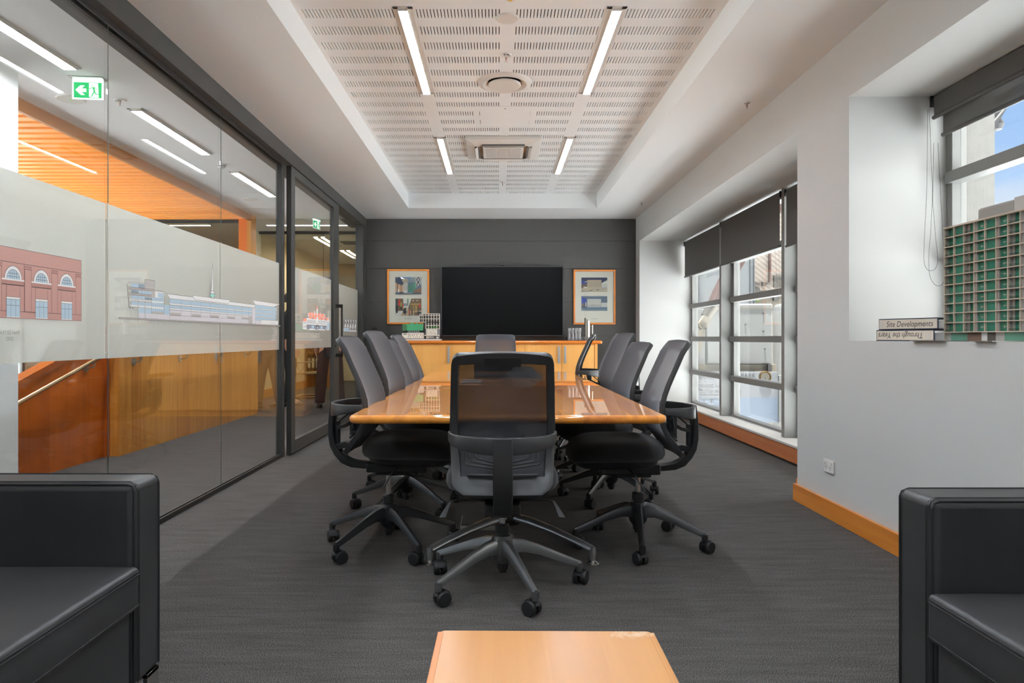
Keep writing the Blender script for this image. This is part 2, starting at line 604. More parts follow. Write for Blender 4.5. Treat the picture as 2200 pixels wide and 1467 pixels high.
# right wall (street side) with two deep window openings
w = MB()
w.box(XR, XO, YF, 0.90, 0, 3.12)
w.box(XR, XO, 0.90, 3.777, 0, 1.037)
w.box(XR, XO, 0.90, 3.777, 2.387, 3.12)
w.box(XR, XO, 3.777, 4.428, 0, 3.12)
w.box(XR, XO, 4.428, 9.35, 2.387, 3.12)
w.box(2.463, XO, 4.428, 9.35, -0.1, 0.15)
w.box(XR, XO, 9.35, YB + 0.12, 0, 3.12)
wall_r = struct(build('wall_right', w, WHITE))

OREV = mat('outside_render', (112, 110, 106), 0.85, bump=0.6, bump_scale=60, vary=0.05, vary_scale=20)
build('outer_reveal', MB().box(2.56, XO + 0.003, 3.768, 3.777, 1.037, 2.387).box(2.73, XO + 0.003, 9.341, 9.35, 0.172, 2.387), OREV, wall_r)
TRIMW = wood('baseboard_wood', (196, 112, 34), (226, 146, 58), 'Y', 'Z', 0.07, 0.3, coat=0.3, coat_r=0.2)
def baseboard(name, x0, x1, y0, y1, z1=0.108):
    return struct(build(name, MB().box(x0, x1, y0, y1, 0.0, z1), TRIMW, bevel=0.002))
baseboard('baseboard_right', XR - 0.021, XR, YF, 4.428 + 0.02)
baseboard('baseboard_recess', XR, 2.44, 9.33, 9.35, 0.14)
baseboard('baseboard_reveal', XR, 2.44, 4.428, 4.448, 0.14)
baseboard('baseboard_front', -1.8, XR - 0.02, YF, YF + 0.02)
# low timber-fronted sill box under the long window
SILLW = wood('sill_wood', (176, 96, 52), (204, 124, 72), 'Y', 'Z', 0.3, 0.22, coat=0.5, coat_r=0.12)
SILLTOP = mat('sill_laminate', (206, 202, 197), 0.3, vary=0.05, vary_scale=5, stretch=(30, 1, 30))
tr = structure_root('trim_1')
build('fascia', MB().box(2.440, 2.462, 4.45, 9.33, 0.022, 0.150), SILLW, tr, bevel=0.002)
build('sill_board', MB().box(2.430, 2.66, 4.428, 9.35, 0.152, 0.172), SILLTOP, tr, bevel=0.003)
build('shadow_gap', MB().box(2.452, 2.462, 4.45, 9.33, 0.0, 0.022), BLACKMETAL, tr)
# plaster sill of the near window: white top is the wall itself

# ---------------------------------------------------------------- windows
TR_Z = [0.60, 1.043, 1.487, 1.930, 2.372]
def window(name, xf, y0, y1, zbot, fins, nx=0):
    root = structure_root(name)
    fr = MB()
    xg = xf + 0.055
    fr.box(xf + 0.01, xf + 0.09, y1 - 0.05, y1, zbot, 2.387)
    fr.box(xf + 0.01, xf + 0.09, y0, y0 + 0.05, zbot, 2.387)
    fr.box(xf + 0.01, xf + 0.09, y0, y1, zbot, zbot + 0.022)
    for z in TR_Z:
        if z - 0.04 > zbot:
            fr.box(xf - 0.012, xf + 0.075, y0 + 0.02, y1 - 0.02, z - 0.031, z + 0.031)
    # slim glazing beads standing at every post
    for yf in fins:
        fr.box(xf + 0.02, xf + 0.09, yf - 0.055, yf + 0.115, zbot, 2.387)
    build('window_frame', fr, WINMETAL, root, bevel=0.003)
    for yf in fins:
        build('window_post', MB().box(xf - 0.105, xf + 0.03, yf, yf + 0.062, zbot - 0.0, 2.387), WINMETAL, root, bevel=0.003)
    ys = [y0 + 0.05] + [v for yf in fins for v in (yf - 0.055, yf + 0.115)] + [y1 - 0.05]
    for a, b_ in zip(ys[0::2], ys[1::2]):
        build('window_pane', MB().box(xg, xg + 0.006, a, b_, zbot + 0.02, 2.38), GLASS, root)
    return root
win_far = window('window_1', 2.640, 4.428, 9.35, 0.172, [6.04, 7.745])
win_near = window('window_2', 2.470, 0.90, 3.777, 1.037, [2.10])

# ---------------------------------------------------------------- glazed corridor wall
lw = MB()
lw.box(-2.06, -1.842, YF, YB, 2.606, ZS + 0.01)
lw.box(-2.06, -1.90, YF, YB, ZS, 3.12)
wall_l = struct(build('wall_left', lw, DARKMETAL))
build('floor_channel', MB().box(-1.945, -1.905, YF, 6.02, 0.0, 0.012).box(-1.945, -1.934, YF, 6.02, 0.012, 0.03).box(-1.916, -1.905, YF, 6.02, 0.012, 0.03), [BLACKMETAL], wall_l)
build('head_channel', MB().box(-1.950, -1.938, YF, 6.02, 2.585, 2.607).box(-1.912, -1.900, YF, 6.02, 2.585, 2.607), [BLACKMETAL], wall_l)
build('jamb_post', MB().box(-1.955, -1.900, 6.02, 6.07, 0.0, 2.606).box(-1.955, -1.912, 6.07, 6.13, 0, 2.606), [DARKMETAL], wall_l, bevel=0.002)
build('jamb_post', MB().box(-1.955, -1.905, 8.06, 8.20, 0.0, 2.606), [DARKMETAL], wall_l, bevel=0.002)
build('jamb_post', MB().box(-1.955, -1.850, 9.40, 9.60, 0.0, 2.606).box(-1.955, -1.842, 9.5, 9.6, 0, 2.606), [DARKMETAL], wall_l, bevel=0.002)
build('floor_rail', MB().box(-1.955, -1.905, 8.20, 9.40, 0.0, 0.10), [DARKMETAL], wall_l, bevel=0.002)

FZ0, FZ1 = 0.952, 1.714
PX0, PX1 = -1.9245, -1.9145     # glass pane faces
GEDGE = mat('glass_edge', (96, 98, 92), 0.3)
SILI = mat('silicone_joint', (232, 230, 222), 0.4)
def pane(label, y0, y1, z0, z1, xo=0.0, parent=None, name='glass_panel', film=True):
    if parent is None:
        t = thing(name, label, 'glass panel', (0, 0, 0), 0, 'glass panels of the corridor partition')
    else:
        t = parent
    build('pane', MB().box(PX0 + xo, PX1 + xo, y0, y1, z0, z1), GLASS, t)
    if film:
        build('frosted_band', MB().poly([(PX0 + xo - 0.0016, y0, FZ0), (PX0 + xo - 0.0016, y1, FZ0), (PX0 + xo - 0.0016, y1, FZ1), (PX0 + xo - 0.0016, y0, FZ1)]), FILM, t)
    return t
edges = [-2.38, -0.78, 0.62, 1.985, 3.359, 4.729, 6.02]
labs = ['frosted-band glass panel nearest the wall behind the viewer', 'frosted-band glass panel beyond the left edge of the view', 'frosted-band glass panel beside the left armchair back',
        'frosted-band glass panel carrying the red brick building print', 'frosted-band glass panel carrying the left end of the long wharf building print and its spire',
        'frosted-band glass panel between the long wharf print joint and the black door post']
for i in range(len(labs)):
    t = pane(labs[i], edges[i] + 0.002, edges[i + 1] - 0.002, 0.013, 2.604)
    if i:
        build('joint', MB().box(PX1 - 0.003, PX1 + 0.0004, edges[i] - 0.0020, edges[i] + 0.0010, 0.013, FZ0, 1).box(PX1 - 0.004, PX1 + 0.0006, edges[i] - 0.003, edges[i] + 0.002, FZ0, FZ1, 0).box(PX1 - 0.003, PX1 + 0.0004, edges[i] - 0.0020, edges[i] + 0.0010, FZ1, 2.60, 1), [SILI, GEDGE], t)
pane('narrow glass panel with frosted band between the sliding door and the felt wall', 8.20, 9.40, 0.10, 2.606)

# sliding door leaf
door = structure_root('door_1')
df = MB()
df.box(-1.895, -1.850, 6.126, 6.240, 0.012, 2.600)
df.box(-1.895, -1.850, 7.710, 7.955, 0.012, 2.600)
df.box(-1.895, -1.850, 6.240, 7.710, 0.012, 0.123)
df.box(-1.895, -1.850, 6.240, 7.710, 2.530, 2.600)
build('door_frame', df, DARKMETAL, door, bevel=0.0015)
pane('', 6.235, 7.715, 0.118, 2.535, xo=0.046, parent=door)
build('door_handle', MB().box(-1.790, -1.772, 7.80, 7.825, 0.84, 1.44).box(-1.852, -1.772, 7.80, 7.825, 1.40, 1.44).box(-1.852, -1.772, 7.80, 7.825, 0.84, 0.88)
      .box(-1.985, -1.967, 7.80, 7.825, 0.84, 1.44).box(-1.985, -1.894, 7.80, 7.825, 1.40, 1.44).box(-1.985, -1.894, 7.80, 7.825, 0.84, 0.88), BLACKMETAL, door, bevel=0.002)
build('lock_plate', MB().box(-1.8505, -1.846, 7.73, 7.80, 0.86, 1.06).cyl((-1.850, 7.765, 0.96), (-1.838, 7.765, 0.96), 0.014, 14), DARKMETAL, door)

# ---------------------------------------------------------------- ceiling fixtures
def light_fixture(label, x, y0, y1, z, group, m=None, w=0.052, frame=0.030, dp=0.018):
    t = thing('light_fixture', label, 'ceiling light', (x, (y0 + y1) / 2, z), 0, group)
    h = (y1 - y0) / 2
    f = MB()
    a = w / 2; b_ = a + frame
    f.box(-b_, -a, -h, h, -0.005, 0.0).box(a, b_, -h, h, -0.005, 0.0).box(-b_, b_, -h, -h + 0.02, -0.005, 0.0).box(-b_, b_, h - 0.02, h, -0.005, 0.0)
    f.box(-a - 0.002, -a, -h + 0.01, h - 0.01, -dp, 0.0).box(a, a + 0.002, -h + 0.01, h - 0.01, -dp, 0.0).box(-a, a, -h + 0.016, -h + 0.02, -dp, 0.0).box(-a, a, h - 0.02, h - 0.016, -dp, 0.0)
    build('frame', f, WHITEPL, t, bevel=0.001)
    build('diffuser', MB().box(-a, a, -h + 0.02, h - 0.02, -0.0025, -0.0005), m or LIGHTM, t)
    return t
GL = 'recessed strip lights in the slotted ceiling'
near, far = (3.845, 5.205), (6.335, 7.72)
light_fixture('long strip light in the slotted ceiling, left one of the nearer pair', -0.5365, *near, ZR - 0.0005, GL)
light_fixture('long strip light in the slotted ceiling, right one of the nearer pair', 0.6755, *near, ZR - 0.0005, GL)
light_fixture('strip light in the slotted ceiling, left of the ceiling air conditioner', -0.5365, *far, ZR - 0.0005, GL)
light_fixture('strip light in the slotted ceiling, right of the ceiling air conditioner', 0.6755, *far, ZR - 0.0005, GL)
light_fixture('strip light over the left armchair side, above the top edge of the view', -0.5365, 1.345, 2.705, ZR - 0.0005, GL)
light_fixture('strip light over the right armchair side, above the top edge of the view', 0.6755, 1.345, 2.705, ZR - 0.0005, GL)
light_fixture('strip light behind the viewer on the left', -0.5365, -1.15, 0.205, ZR - 0.0005, GL)
light_fixture('strip light behind the viewer on the right', 0.6755, -1.15, 0.205, ZR - 0.0005, GL)

# round ceiling vent
t = thing('ceiling_vent', 'large round white air vent in the slotted ceiling between the two nearer strip lights', 'ceiling vent', (0.052, 4.99, ZR))
build('ring', MB().lathe([(0.118, 0.012), (0.128, -0.006), (0.160, -0.020), (0.192, -0.010), (0.200, 0.0)], n=48), WHITEPL, t, smooth=True)
build('disc', MB().lathe([(0.0, -0.030), (0.110, -0.028), (0.120, -0.020), (0.118, -0.014), (0.0, -0.012)], n=48), WHITEPL, t, smooth=True)
build('duct', MB().lathe([(0.119, 0.012), (0.119, 0.06), (0.0, 0.06)], n=32), DARKVOID, t)
# speaker
t = thing('ceiling_speaker', 'flat round speaker grille in the slotted ceiling near the top edge', 'speaker', (0.055, 3.985, ZR))
build('rim', MB().lathe([(0.050, -0.006), (0.062, -0.008), (0.068, 0.0)], n=40), WHITEPL, t, smooth=True)
build('grille', MB().lathe([(0.0, -0.006), (0.050, -0.005), (0.051, 0.0)], n=40), mat('speaker_cloth', (196, 194, 190), 0.9, bump=0.4, bump_scale=1500), t, smooth=True)
# smoke detector hanging at the top edge
t = thing('smoke_detector', 'white smoke detector with black slots and yellow dot at the top edge of the ceiling', 'smoke detector', (0.068, 3.665, ZR))
build('base', MB().lathe([(0.052, 0.0), (0.050, -0.012), (0.040, -0.014)], n=32), WHITEPL, t, smooth=True)
build('sensor_chamber', MB().lathe([(0.036, -0.012), (0.036, -0.036), (0.0, -0.036)], n=32), BLACKPL, t, smooth=True)
rb = MB()
for k in range(8):
    a = 2 * PI * k / 8
    rb.X = Matrix.Rotation(a, 4, 'Z')
    rb.box(0.034, 0.041, -0.0035, 0.0035, -0.040, -0.012)
build('cage', rb, WHITEPL, t)
build('cap', MB().lathe([(0.038, -0.036), (0.037, -0.042), (0.024, -0.052), (0.0, -0.055)], n=32), WHITEPL, t, smooth=True)
build('indicator', MB().lathe([(0.0, -0.058), (0.010, -0.056), (0.011, -0.050)], n=20), mat('yellow_dot', (226, 190, 60), 0.4), t, smooth=True)

def sprinkler(label, x, y, z, red=False, r=0.038, group='fire sprinklers in the meeting room ceiling'):
    t = thing('sprinkler', label, 'sprinkler', (x, y, z), 0, group)
    build('escutcheon', MB().lathe([(0.016, 0.002), (0.022, -0.004), (r - 0.006, -0.009), (r, 0.0)], n=28), WHITEPL, t, smooth=True)
    build('head', MB().cyl((0, 0, 0.0), (0, 0, -0.018), 0.009, 12).cyl((-0.008, 0, -0.018), (0, 0, -0.044), 0.0018, 6).cyl((0.008, 0, -0.018), (0, 0, -0.044), 0.0018, 6), WHITEPL if not red else SATIN, t)
    build('bulb', MB().cyl((0, 0, -0.016), (0, 0, -0.040), 0.0025, 8), mat('red_bulb', (150, 40, 32), 0.3), t)
    build('deflector', MB().lathe([(0.0, -0.044), (0.012, -0.045), (0.012, -0.047), (0.0, -0.047)], n=16), WHITEPL, t)
sprinkler('sprinkler head in the slotted ceiling between the speaker and the round vent', 0.056, 4.50, ZR)
sprinkler('sprinkler head in the slotted ceiling beyond the air conditioner', 0.060, 8.16, ZR)
sprinkler('small sprinkler with red bulb in the plain ceiling on the right, nearer one', 1.775, 4.86, ZS, True, 0.024)
sprinkler('small sprinkler with red bulb in the plain ceiling on the right, near the felt wall', 1.775, 8.42, ZS, True, 0.024)

# access hatch
t = thing('ceiling_hatch', 'square white access hatch in the slotted ceiling before the air conditioner', 'access hatch', (0.062, 5.775, ZR))
build('hatch_frame', MB().box(-0.262, -0.213, -0.275, 0.275, -0.003, 0.004).box(0.213, 0.262, -0.275, 0.275, -0.003, 0.004).box(-0.213, 0.213, -0.275, -0.245, -0.003, 0.004).box(-0.213, 0.213, 0.245, 0.275, -0.003, 0.004), CEILW, t)
build('hatch_door', MB().box(-0.209, 0.209, -0.241, 0.241, -0.002, 0.003), CEILW, t)
build('gap', MB().box(-0.213, 0.213, -0.245, 0.245, 0.001, 0.006), DARKVOID, t)
build('latch', MB().cyl((0, -0.222, -0.0035), (0, -0.222, 0.0), 0.006, 10), BLACKPL, t)

# air conditioner cassette
t = thing('air_conditioner', 'square white ceiling air conditioner with open flaps hanging below the slotted ceiling', 'air conditioner', (0.055, 6.655, ZR))
h = 0.355
b1 = MB()
b1.box(-h, h, -h, h, -0.030, 0.0)
build('housing', b1, WHITEPL, t, bevel=0.006)
# sloped skirt with four outlets
sk = MB(); zi, zo = -0.060, -0.030; hi = 0.23
for k in range(4):
    sk.X = Matrix.Rotation(k * PI / 2, 4, 'Z')
    sk.add([(-h, -h, zo), (h, -h, zo), (hi + 0.05, -hi - 0.05, zi + 0.006), (-hi - 0.05, -hi - 0.05, zi + 0.006)], [(0, 1, 2, 3)])
    sk.add([(-hi - 0.05, -hi - 0.05, zi + 0.006), (hi + 0.05, -hi - 0.05, zi + 0.006), (hi, -hi, zi), (-hi, -hi, zi)], [(0, 1, 2, 3)])
build('skirt', sk, WHITEPL, t, smooth=True, angle=20)
build('grille_frame', MB().box(-0.195, 0.195, -0.195, 0.195, -0.066, -0.058), WHITEPL, t, bevel=0.003)
gr = MB()
for cx in (-0.115, 0.0, 0.115):
    gr.box(cx - 0.053, cx + 0.053, -0.165, 0.165, -0.0685, -0.064)
build('intake_grille', gr, mat('intake_mesh', (190, 186, 182), 0.8, bump=0.6, bump_scale=900), t)
for k in range(4):
    M = Matrix.Rotation(k * PI / 2, 4, 'Z')
    s_ = MB(); s_.X = M; s_.box(-0.20, 0.20, -0.268, -0.222, -0.0625, -0.052)
    build('outlet_slot', s_, mat('outlet_dark', (92, 90, 88), 0.7), t)
    s2 = MB(); s2.X = M @ Matrix.Translation((0, -0.250, -0.066)) @ Matrix.Rotation(math.radians(38 if k in (1, 3) else 14), 4, 'X')
    s2.box(-0.198, 0.198, -0.022, 0.022, -0.002, 0.002)
    build('flap', s2, WHITEPL, t)

# power outlets
def outlet(label, loc, rotz, m, w=0.114, h=0.074, name='power_outlet'):
    """faces local -Y"""
    t = thing(name, label, 'power outlet', loc, rotz)
    build('plate', MB().box(-w / 2, w / 2, -0.010, 0.0, -h / 2, h / 2), m, t, bevel=0.003)
    for sx in (-1, 1):
        build('rocker', MB().box(sx * w * 0.33 - 0.006, sx * w * 0.33 + 0.006, -0.016, -0.010, h * 0.16, h * 0.36), m, t, bevel=0.001)
        hs = MB()
        for dx, dz, rot in ((-0.007, -0.004, 0.5), (0.007, -0.004, -0.5), (0, -0.017, 0)):
            hs.X = Matrix.Translation((sx * w * 0.22 + dx, -0.0103, dz)) @ Matrix.Rotation(rot, 4, 'Y')
            hs.box(-0.001, 0.001, -0.0006, 0.001, -0.004, 0.004)
        build('socket_slots', hs, BLACKPL, t)
    return t
outlet('white double power outlet low on the white wall by the right armchair', (XR, 3.995, 0.302), PI / 2 * 3, WHITEPL)
outlet('black power outlet on the felt wall left of the picture', (-1.73, YB, 1.165), 0, BLACKPL, 0.075, 0.075)
# ================================================================== conference table
TABLEW = wood('table_wood', (232, 150, 38), (184, 102, 24), 'Y', 'X', 0.16, 0.6, coat=1.0, coat_r=0.012, grain=0.8, spot=0.55, streak=0.7)
TZ = 0.722
TX0, TX1, TY0, TY1 = -0.640, 0.728, 2.90, 6.78
TC = ((TX0 + TX1) / 2, (TY0 + TY1) / 2)
table = thing('conference_table', 'long glossy timber conference table with chrome star feet in the middle of the room', 'table', (TC[0], TC[1], 0))
def rrect(hx, hy, r, n=6):
    pts = []
    for cx, cy_, a0 in ((hx - r, hy - r, 0), (-hx + r, hy - r, 90), (-hx + r, -hy + r, 180), (hx - r, -hy + r, 270)):
        for k in range(n + 1):
            a = math.radians(a0 + 90 * k / n)
            pts.append((cx + r * math.cos(a), cy_ + r * math.sin(a)))
    return pts
def slab(hx, hy, r, z0, z1, edge=0.012, n=6):
    """rounded slab with a bullnose edge"""
    m_ = MB(); rings = []
    for k in range(7):
        a = -PI / 2 + PI * k / 6
        ins = edge * (1 - math.cos(a)); z = (z0 + z1) / 2 + (z1 - z0) / 2 * math.sin(a)
        rings.append([(x, y, z) for x, y in rrect(hx - ins, hy - ins, max(r - ins, 0.002), n)])
    k = len(rings[0]); vs = [p for q in rings for p in q]; fs = []
    for i in range(6):
        fs += [(i * k + j, i * k + (j + 1) % k, (i + 1) * k + (j + 1) % k, (i + 1) * k + j) for j in range(k)]
    m_.add(vs, fs)
    m_.add(rings[0], [tuple(range(k - 1, -1, -1))]); m_.add(rings[6], [tuple(range(k))])      # flat faces keep their own corners
    return m_
hx, hy = (TX1 - TX0) / 2, (TY1 - TY0) / 2
build('tabletop', slab(hx, hy, 0.05, TZ - 0.036, TZ, 0.016), TABLEW, table, smooth=True)
build('underframe', MB().box(-hx + 0.28, hx - 0.28, -hy + 0.35, hy - 0.35, 0.645, TZ - 0.036), BLACKMETAL, table, bevel=0.004)
for py in (-1.29, 0.60):
    build('column', MB().cyl((0.02, py, 0.10), (0.02, py, 0.65), 0.038, 24).lathe([(0.05, 0.09), (0.07, 0.12), (0.045, 0.16)], c=(0.02, py, 0)), BLACKMETAL, table, smooth=True)
    for k, adeg in enumerate((225, 315, 90)):
        a = math.radians(adeg)
        d = Vector((math.cos(a), math.sin(a), 0)); s = Vector((-d.y, d.x, 0)); o_ = Vector((0.02, py, 0))
        ends = [(0.03, 0.128, 0.066), (0.15, 0.126, 0.062), (0.30, 0.112, 0.056), (0.45, 0.088, 0.050), (0.535, 0.070, 0.046)]
        lg = MB()
        rows_ = []
        for r_, z_, w_ in ends:
            p = o_ + d * r_ + Vector((0, 0, z_)); th = 0.040 if r_ < 0.3 else 0.030
            rows_.append([p + s * w_ * 0.5 * math.cos(q) * 1.0 + Vector((0, 0, 1)) * th * 0.5 * math.sin(q) for q in [2 * PI * i / 12 for i in range(13)]])
        lg.grid(rows_)
        tip = o_ + d * 0.535
        lg.lathe([(0.0, 0.083), (0.014, 0.08), (0.016, 0.055), (0.012, 0.02)], c=(tip.x, tip.y, 0), n=14)
        f_ = build('leg', lg, SATIN, table, smooth=True, angle=60)
        build('foot', MB().lathe([(0.0, 0.022), (0.012, 0.020), (0.030, 0.006), (0.030, 0.0)], c=(tip.x, tip.y, 0), n=20), CHROME, f_, smooth=True)

# floor box under the table
t = thing('floor_box', 'carpet-topped floor outlet box with raised grey lid under the table near end', 'floor box', (-0.07, 3.85, 0))
build('lid', MB().box(-0.13, 0.13, -0.11, 0.11, 0.022, 0.034), CARPET, t, bevel=0.002)
build('rim', MB().box(-0.135, 0.135, -0.115, 0.115, 0.0, 0.024), GREYPL, t, bevel=0.002)

# ================================================================== office chair
PROF = [(0.996, -0.215), (0.965, -0.206), (0.90, -0.180), (0.83, -0.148), (0.76, -0.117), (0.70, -0.097), (0.64, -0.090), (0.58, -0.101), (0.52, -0.130), (0.47, -0.163), (0.44, -0.186), (0.425, -0.200)]
def prof_y(z):
    P = PROF
    if z >= P[0][0]: return P[0][1]
    for (z1, y1), (z0, y0) in zip(P[:-1], P[1:]):
        if z0 <= z <= z1:
            k = (z - z0) / (z1 - z0); return y0 + (y1 - y0) * k
    return P[-1][1]
def half_w(z):
    if z > 0.66: w_ = 0.200 + (0.996 - z) / 0.336 * 0.016
    else: w_ = 0.216 - (0.66 - z) / 0.24 * 0.018
    if z > 0.962: w_ -= 0.030 * (1 - math.sqrt(max(0.0, 1 - ((z - 0.962) / 0.034) ** 2)))
    if z < 0.47: w_ -= 0.045 * ((0.47 - z) / 0.045) ** 2
    return w_
def back_pt(u, z, off=0.0):
    """u in -1..1 across the back, off pushes toward the sitter"""
    w_ = half_w(z)
    return (u * w_, prof_y(z) + 0.022 * abs(u) ** 2.2 * (1.0 if z > 0.5 else 0.6) * min(1.0, 0.15 + max(0.0, 0.996 - z) / 0.06) + off, z - 0.008 * (abs(u) ** 2) * max(0.0, min(1.0, (z - 0.90) / 0.09)))
def make_chair():
    t = thing('office_chair', 'x', 'chair', (0, 0, 0), 0, 'black mesh office chairs round the conference table')
    zs = [0.996, 0.9945, 0.991, 0.985, 0.976, 0.962, 0.955, 0.93, 0.88, 0.83, 0.78, 0.73, 0.68, 0.63, 0.58, 0.53, 0.49, 0.465, 0.45, 0.438, 0.425]
    # frame: two side rails, head rail, foot rail as one moulded loop
    fr = MB()
    def strip(us, zz):
        fr.grid([[back_pt(u, z) for u in us] for z in zz])
    ti, bi = 6, 16                  # rows where the opening starts / ends
    innr = lambda z: 0.865 if z > 0.66 else 0.865 - (0.66 - z) / 0.2 * 0.05
    allu = [-1 + 2 * i / 16 for i in range(17)]
    def urow(z):
        i = innr(z)
        return [-1, -(1 + i) / 2, -i] + [-i + 2 * i * k / 12 for k in range(1, 12)] + [i, (1 + i) / 2, 1]
    rowsf = [[back_pt(u, z) for u in urow(z)] for z in zs]
    n_ = len(rowsf[0]); vs_ = [p for r in rowsf for p in r]; fs_ = []
    for i in range(len(zs) - 1):
        for j in range(n_ - 1):
            hole = (ti <= i < bi) and (2 <= j < n_ - 3)
            if not hole:
                fs_.append((i * n_ + j, i * n_ + j + 1, (i + 1) * n_ + j + 1, (i + 1) * n_ + j))
    fr.add(vs_, fs_)
    o = build('back_frame', fr, CHARPL, t, smooth=True, angle=50)
    s = o.modifiers.new('solidify', 'SOLIDIFY'); s.thickness = 0.024; s.offset = 0
    b_ = o.modifiers.new('bevel', 'BEVEL'); b_.width = 0.005; b_.segments = 2; b_.limit_method = 'ANGLE'; b_.angle_limit = math.radians(50)
    # mesh
    mm = MB()
    zz = [0.993 - (0.993 - 0.448) * k / 22 for k in range(23)]
    mm.grid([[back_pt(u * 0.985, z, 0.0145) for u in [-1 + 2 * i / 14 for i in range(15)]] for z in zz])
    build('back_mesh', mm, MESHF, t, smooth=True, angle=80)
    # badge plate on the head rail, rear side
    bp = MB(); cz = 0.958
    bp.grid([[(x, prof_y(z) - 0.016, z) for x in (-0.072, -0.068, 0, 0.068, 0.072)] for z in (0.975, 0.972, 0.945, 0.940)])
    o = build('badge_plate', bp, BLACKPL, t); s = o.modifiers.new('solidify', 'SOLIDIFY'); s.thickness = 0.006
    # ring round the back
    rg = MB(); pr = []
    for k in range(25):
        a = PI * k / 24
        x = 0.216 * math.cos(a)
        yy = -0.082 - 0.195 * math.sin(a) ** 0.85
        hgt = 0.032 + 0.036 * math.sin(a)
        zc = 0.655 - 0.020 * math.sin(a)
        pr.append((x, yy, zc, hgt))
    outer = [[(x, y_, zc + h_ / 2) for x, y_, zc, h_ in pr], [(x, y_, zc - h_ / 2) for x, y_, zc, h_ in pr]]
    rg.grid(outer)
    o = build('lumbar_ring', rg, CHARPL, t, smooth=True, angle=50)
    s = o.modifiers.new('solidify', 'SOLIDIFY'); s.thickness = 0.014; s.offset = 0
    b_ = o.modifiers.new('bevel', 'BEVEL'); b_.width = 0.004; b_.segments = 2; b_.limit_method = 'ANGLE'
    # J shaped rear post
    jp = [(0, -0.280, 0.668), (0, -0.284, 0.62), (0, -0.287, 0.56), (0, -0.286, 0.50), (0, -0.276, 0.45), (0, -0.254, 0.410), (0, -0.222, 0.374), (0, -0.18, 0.356), (0, -0.12, 0.349), (0, -0.03, 0.348), (0, 0.06, 0.348)]
    build('back_post', MB().sweep(jp, [0.076] * 6 + [0.078] * 5, [0.018, 0.022, 0.026, 0.028, 0.030, 0.032, 0.032, 0.030, 0.026, 0.024, 0.024]), BLACKPL, t, smooth=True, bevel=0.004, angle=40)
    # linkage between post and foot rail, tilt rod
    lk = MB().sweep([(0, -0.262, 0.440), (0, -0.215, 0.452), (0, -0.19, 0.445)], 0.06, 0.03)
    lk.box(-0.02, 0.02, -0.268, -0.250, 0.43, 0.57)
    lk.sweep([(0, -0.262, 0.535), (0, -0.215, 0.548), (0, -0.165, 0.575)], 0.05, 0.018)
    lk.tube([(0.0, -0.26, 0.56), (0.0, -0.20, 0.61), (0, -0.135, 0.655)], 0.004, 6)
    build('tilt_linkage', lk, BLACKPL, t, bevel=0.002)
    # lumbar pad: nested bars
    lp = MB()
    for sx in (-1, 1):
        for q in range(3):
            x_ = 0.155 - q * 0.022; zb = 0.545 + q * 0.012; zt_ = 0.618 - q * 0.007
            lp.tube([(sx * 0.03, -0.168, zb - 0.014), (sx * (x_ - 0.01), -0.150, zb), (sx * x_, -0.146, zb + 0.008), (sx * x_, -0.138, zt_)], 0.0045, 6)
        lp.tube([(sx * 0.03, -0.172, 0.505), (sx * 0.14, -0.160, 0.505)], 0.006, 8)
    lp.box(-0.035, 0.035, -0.19, -0.155, 0.50, 0.62)
    build('lumbar_pad', lp, CHARPL, t, smooth=True)
    # seat
    def sel(a_, hx_, hf, hb, p=3.2):
        ca, sa = math.cos(a_), math.sin(a_)
        r_ = (abs(ca) ** p + abs(sa) ** p) ** (-1 / p)
        return (hx_ * ca * r_, (hf if sa > 0 else hb) * sa * r_)
    def cushion(layers, cy0, dome=0.0, p=3.2, n=48):
        m_ = MB(); rings = []
        for (k_, z_) in layers:
            rr = []
            for i in range(n):
                x, y = sel(2 * PI * i / n, 0.243 * k_, 0.245 * k_, 0.235 * k_, p)
                fr_ = max(0.0, y / 0.24)
                rr.append((x, cy0 + y, z_ - 0.026 * fr_ ** 3 + 0.010 * (1 - min(1, (x / 0.24) ** 2)) * (-0.4) * (1 if z_ > 0.46 else 0)))
            rings.append(rr)
        vs_ = [p_ for q in rings for p_ in q]; fs_ = []
        for i in range(len(rings) - 1):
            fs_ += [(i * n + j, i * n + (j + 1) % n, (i + 1) * n + (j + 1) % n, (i + 1) * n + j) for j in range(n)]
        fs_.append(tuple(range(n - 1, -1, -1)))
        m_.add(vs_, fs_)
        c_ = len(m_.v); k_ = len(rings) - 1
        m_.v.append((0, cy0, layers[-1][1] - 0.003)); 
        for j in range(n):
            m_.f.append([k_ * n + j, k_ * n + (j + 1) % n, c_]); m_.m.append(0)
        return m_
    build('seat', cushion([(0.90, 0.412), (0.965, 0.418), (1.0, 0.436), (0.995, 0.458), (0.965, 0.480), (0.90, 0.496), (0.80, 0.506), (0.6, 0.512), (0.3, 0.514)], 0.118), FABRIC, t, smooth=True, angle=80)
    build('seat_pan', cushion([(0.50, 0.368), (0.74, 0.372), (0.84, 0.388), (0.90, 0.416)], 0.118), BLACKPL, t, smooth=True, angle=60)
    mc = MB().box(-0.075, 0.075, -0.10, 0.20, 0.322, 0.372).box(-0.05, 0.05, -0.06, 0.12, 0.305, 0.325)
    build('tilt_mechanism', mc, BLACKPL, t, bevel=0.008)
    for sx in (-1, 1):
        build('lever', MB().tube([(sx * 0.06, 0.06, 0.352), (sx * 0.20, 0.06, 0.352), (sx * 0.225, 0.055, 0.345)], 0.005, 8)
              .sweep([(sx * 0.218, 0.058, 0.352), (sx * 0.235, 0.045, 0.325), (sx * 0.255, 0.02, 0.285)], [0.012, 0.018, 0.030], 0.007, side=(1, 0, 0)), BLACKPL, t, smooth=True, bevel=0.002)
